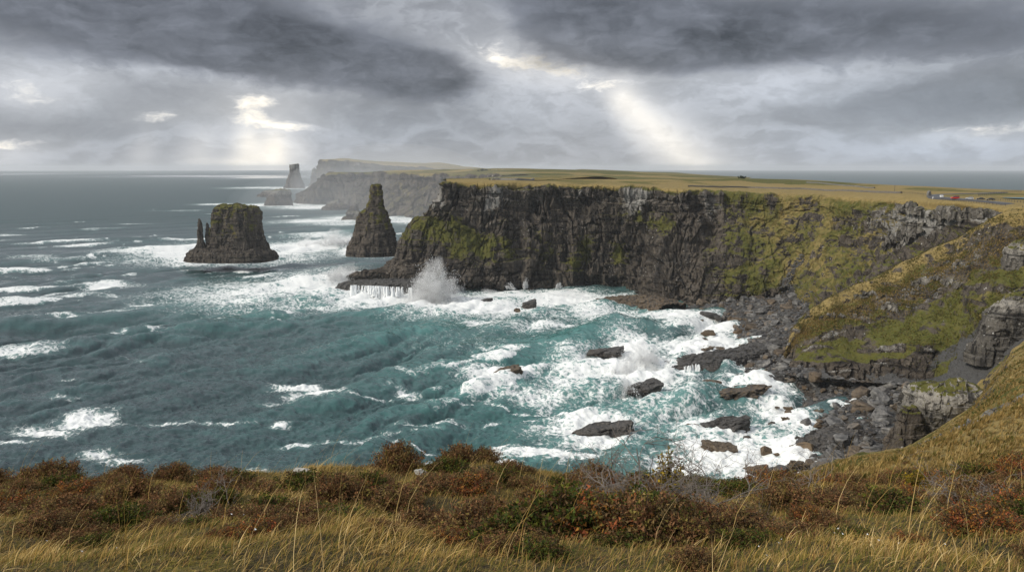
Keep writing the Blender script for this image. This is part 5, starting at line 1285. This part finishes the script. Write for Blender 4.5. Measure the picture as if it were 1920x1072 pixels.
def put_bush(k, x, y, s, zs=1.0, label=None, group='heather and low shrubs on the clifftop', name='heather_bush'):
    kd, fm, tm = bush[k]
    r_ = empty(name, (x, y, float(brow(np.array([x]), np.array([y]))[0])-.02), rs.uniform(0, 6.28)); r_.scale = (s, s, s*zs)
    tag(r_, label or KIND[kd], 'bush', group)
    for me, nm in ((fm, 'foliage'), (tm, 'stems')):
        o = bpy.data.objects.new(nm, me); COL.objects.link(o); o.parent = r_
    return r_
rs = np.random.RandomState(12); nB = 0; spots = []
while nB < 258 and len(spots) < 40000:
    t = 3.0 + 8.0*rs.rand()**.75; px = rs.uniform(-260, 2180); x = (px-960)/F*t; spots.append(1)
    g = float(grassy(np.array([x]), np.array([t]))[0])
    if g > .16 and not (t < 5.4 and rs.rand() < .16): continue
    tone = float(fbm(np.array([[x, t, 0.]]), 1/2.2, 2, off=61)[0])
    k = rs.choice([0, 1, 2]) if tone < .02 else (rs.choice([3, 4]) if tone < .22 else rs.choice([5, 6]))
    if rs.rand() < .5: k = rs.randint(7)
    put_bush(k, x, t, rs.uniform(.45, 1.05)*(1.0 if t > 4.2 else .75), rs.uniform(.55, 1.0)); nB += 1
# clumps that stand up against the sea
for px, t, s, zs, k, lab in [(735, 9.3, 1.15, 1.15, 0, 'domed dark heather bush standing up against the sea, left of the mossy hollow'), (860, 9.2, 1.0, 1.0, 1, 'dark heather bush on the rim right of the mossy hollow'), (905, 9.3, .8, .9, 2, 'small dark heather bush at the right end of the raised rim'),
                             (1120, 8.7, 1.0, 1.25, 1, 'spiky dark heather bush alone on the rim below the white surf'), (290, 9.2, .9, 1.0, 0, 'dark heather bush on the rim at the left'), (60, 9.0, 1.1, 1.0, 2, 'reddish-brown heather bush on the rim at the far left'), (365, 9.2, .8, .9, 1, 'low dark heather bush on the rim left of the white stone')]:
    put_bush(k, (px-960)/F*t, t, s, zs, lab)
for px, py, s, k in [(1880,862,2.2,5),(1915,856,2.6,0),(1640,872,1.6,6),(1700,868,1.4,0),(1760,880,1.6,2),(1838,886,1.3,1),(1690,884,1.2,5),(1600,888,1.2,0),(1880,828,1.8,6),(1845,812,1.5,0)]:
    q = seen(NEAR, px, py); r_ = put_bush(k, q[0], 10.0, s, .6, 'dark low shrub dotted on the tawny hillside', 'shrubs on the hillside', 'hillside_shrub'); r_.location = (q[0], q[1], q[2]-.1)
for px, t, s_, zs, k in [(985,4.3,1.0,.8,5),(1060,4.4,1.2,.85,6),(1140,4.3,1.2,.8,3),(1225,4.4,1.1,.85,5),(1310,4.6,1.0,.8,0),(930,4.5,.8,.8,1),(1010,4.7,.8,.8,4),(450,4.2,.55,.7,3),(500,4.4,.5,.7,1),(830,4.35,.5,.7,4),(760,4.6,.45,.7,0),(1890,4.3,.8,.8,3),(1910,4.7,.9,.8,4),(1420,4.8,.6,.6,1),(60,4.6,.5,.6,2),(250,4.9,.5,.6,0),(620,5.0,.6,.6,5),(120,4.3,.5,.6,5),(330,4.5,.45,.6,6),(380,4.15,.4,.6,3),(690,4.15,.45,.6,2),(560,4.4,.5,.6,0),(1500,4.3,.5,.6,4),(1650,4.5,.5,.55,5),(1760,4.25,.45,.6,3),(1580,4.9,.6,.6,0),(1010,4.05,.6,.6,2),(1180,4.0,.6,.6,6)]:
    put_bush(k, (px-960)/F*t, t, s_, zs)
# gorse with yellow leaves, and the bare grey bush before it
fm, tm = bush_mesh(41, 60, .20, .52, PALS['yellow'], .030, 30); fm.materials.append(HEATH); tm.materials.append(TWIG); bush.append(('yellow', fm, tm))
put_bush(len(bush)-1, (1272-960)/F*6.4, 6.4, 1.0, 1.12, 'upright gorse bush with yellow and rusty leaves against the white surf', 'gorse bushes', 'gorse_bush')
put_bush(len(bush)-1, (1205-960)/F*5.6, 5.6, .55, .9, 'small gorse bush with yellow tips in front of the bare grey bush', 'gorse bushes', 'gorse_bush')
put_bush(len(bush)-1, (1760-960)/F*7.0, 7.0, .7, .6, 'low gorse bush with yellow-green leaves among rusty heather at the right', 'gorse bushes', 'gorse_bush')
def branchy(seed, n, size, spread, depth=4, rad=.008):
    rs = np.random.RandomState(seed); V = []; Fq = []
    def seg(p, d, L, r_, lev):
        pts = [p]; dd = d.copy()
        for k in range(4):
            dd = dd + rs.normal(size=3)*.26; dd /= np.linalg.norm(dd); pts.append(pts[-1] + dd*L/4)
        b0 = len(V)
        for k, q in enumerate(pts):
            u = np.cross(dd, [0.3, .2, .9]); u /= np.linalg.norm(u)+1e-9; w = np.cross(dd, u); rr_ = r_*(1-.14*k)
            for e in range(4): V.append(q + rr_*(u*math.cos(e*1.571)+w*math.sin(e*1.571)))
        for k in range(4):
            for e in range(4): Fq.append((b0+4*k+e, b0+4*k+(e+1) % 4, b0+4*k+4+(e+1) % 4, b0+4*k+4+e))
        if lev < depth:
            for k in range(rs.randint(2, 5)):
                i = rs.randint(1, 5); nd = dd + rs.normal(size=3)*.75 + np.array([0, 0, .12]); nd /= np.linalg.norm(nd); seg(pts[i], nd, L*rs.uniform(.5, .8), max(r_*.58, .0013), lev+1)
    for k in range(n):
        a = rs.uniform(0, 6.283); d = np.array([math.cos(a)*spread, math.sin(a)*spread, rs.uniform(.3, .9)]); d /= np.linalg.norm(d)
        seg(np.array([rs.normal()*.05, rs.normal()*.05, -.03]), d, size*rs.uniform(.6, 1), rad, 0)
    return np.array(V), np.array(Fq)
GREY = plain('grey_dead_wood', (.19, .165, .145), .9, 0, .1, .5, 12)
def dead(px, t, seed, n, size, spread, label, depth=4, rad=.008):
    x = (px-960)/F*t; V, Fq = branchy(seed, n, size, spread, depth, rad)
    o = link('bare_bush', mesh('bare_bush', V, Fq), GREY); o.location = (x, t, float(brow(np.array([x]), np.array([t]))[0])); tag(o, label, 'bush', 'bare bushes'); return o
dead(1225, 5.2, 3, 14, .52, .85, 'big tangled bare grey bush in the middle of the heather')
dead(1330, 5.4, 4, 9, .48, .9, 'bare grey bush to the right of the big tangled one')
dead(1130, 5.1, 9, 6, .32, .9, 'smaller bare bush left of the big tangled one')
dead(1545, 7.2, 5, 4, .36, .8, 'pale dead twigs sticking out of the heather at the right', 3, .006)
dead(1860, 6.2, 6, 7, .36, .9, 'grey bare twigs at the right edge', 4, .006)
dead(330, 5.4, 7, 6, .30, 1.0, 'grey bare twigs in the heather at the left', 4, .005)
# lichened stones in the turf and scattered white flowers
for px, t, s, lab, sd_ in [(543, 8.9, .10, 'white lichened stone in the turf of the rim', 81), (778, 8.8, .075, 'small pale stone near the raised rim', 82), (585, 8.5, .05, 'tiny pale stone right of the white one', 83)]:
    V, Fc = rock_shape(sd_, 4, 9, 0, 0, .09); x = (px-960)/F*t
    o = link('stone', mesh('stone', V*np.array([1.2, .8, .7])*s, Fc), PALEST if 'PALEST' in globals() else plain('white_lichen_stone', (.36, .35, .32), .9, 0, .1, .6, 9)); o.location = (x, t, float(brow(np.array([x]), np.array([t]))[0])+s*.3); tag(o, lab, 'stone')
rs = np.random.RandomState(5); n = 30; t = rs.uniform(3.4, 5.0, n); px = np.where(rs.rand(n) < .7, rs.uniform(1450, 1900, n), rs.uniform(0, 500, n)); x = (px-960)/F*t; z = brow(x, t)+rs.uniform(.03, .10, n)
a = rs.uniform(0, 6.28, n); V = []
for k in range(n):
    r_ = rs.uniform(.004, .010)
    for e in range(3): V.append((x[k]+math.cos(a[k]+e*2.09)*r_, t[k]+math.sin(a[k]+e*2.09)*r_, z[k]+(r_*.8 if e == 0 else 0)))
tag(link('flowers', mesh('flowers', np.array(V), np.arange(3*n).reshape(-1, 3)), WHITE), 'tiny white flowers dotted in the short turf', 'flowers', kind='stuff')
# ------------------------------------------------------------------ haze
def box_mesh(name, lo, hi):
    V = [(x, y, z) for x in (lo[0], hi[0]) for y in (lo[1], hi[1]) for z in (lo[2], hi[2])]
    Fq = [(0,1,3,2),(4,6,7,5),(0,4,5,1),(2,3,7,6),(0,2,6,4),(1,5,7,3)]
    return mesh(name, np.array(V, float), Fq)
def volume(name, dens, col):
    m = bpy.data.materials.new(name); m.use_nodes = True; nt = m.node_tree; nt.nodes.clear()
    v = nt.nodes.new('ShaderNodeVolumePrincipled'); v.inputs['Density'].default_value = dens; v.inputs['Color'].default_value = (*col, 1); v.inputs['Anisotropy'].default_value = .1
    o = nt.nodes.new('ShaderNodeOutputMaterial'); nt.links.new(v.outputs[0], o.inputs['Volume']); return m
hz = link('haze', box_mesh('haze', (-41000, -41000, -16), (41000, 41000, 215)), volume('sea_haze', 4.0e-5, (.93, .96, 1.0)))
tag(hz, 'thin sea haze paling the distant headlands', 'haze', kind='stuff')

def mist(px, py, t, rx, ry, rz, dens, label):
    c = at(px, py, t); V, Fc = ico(4)
    o = link('mist', mesh('mist', V*np.array([rx, ry, rz]) + c, Fc, True), volume('mist_air', dens, (.95, .97, 1.0))); tag(o, label, 'mist', kind='stuff')
mist(770, 400, 1560, 360, 280, 120, 3.6e-4, 'spray mist hanging in the bay behind the tall pointed stack')
mist(640, 385, 2150, 320, 260, 110, 3.2e-4, 'spray mist at the foot of the second headland')
mist(740, 345, 3500, 480, 420, 190, 6e-4, 'sea mist before the farthest headland')
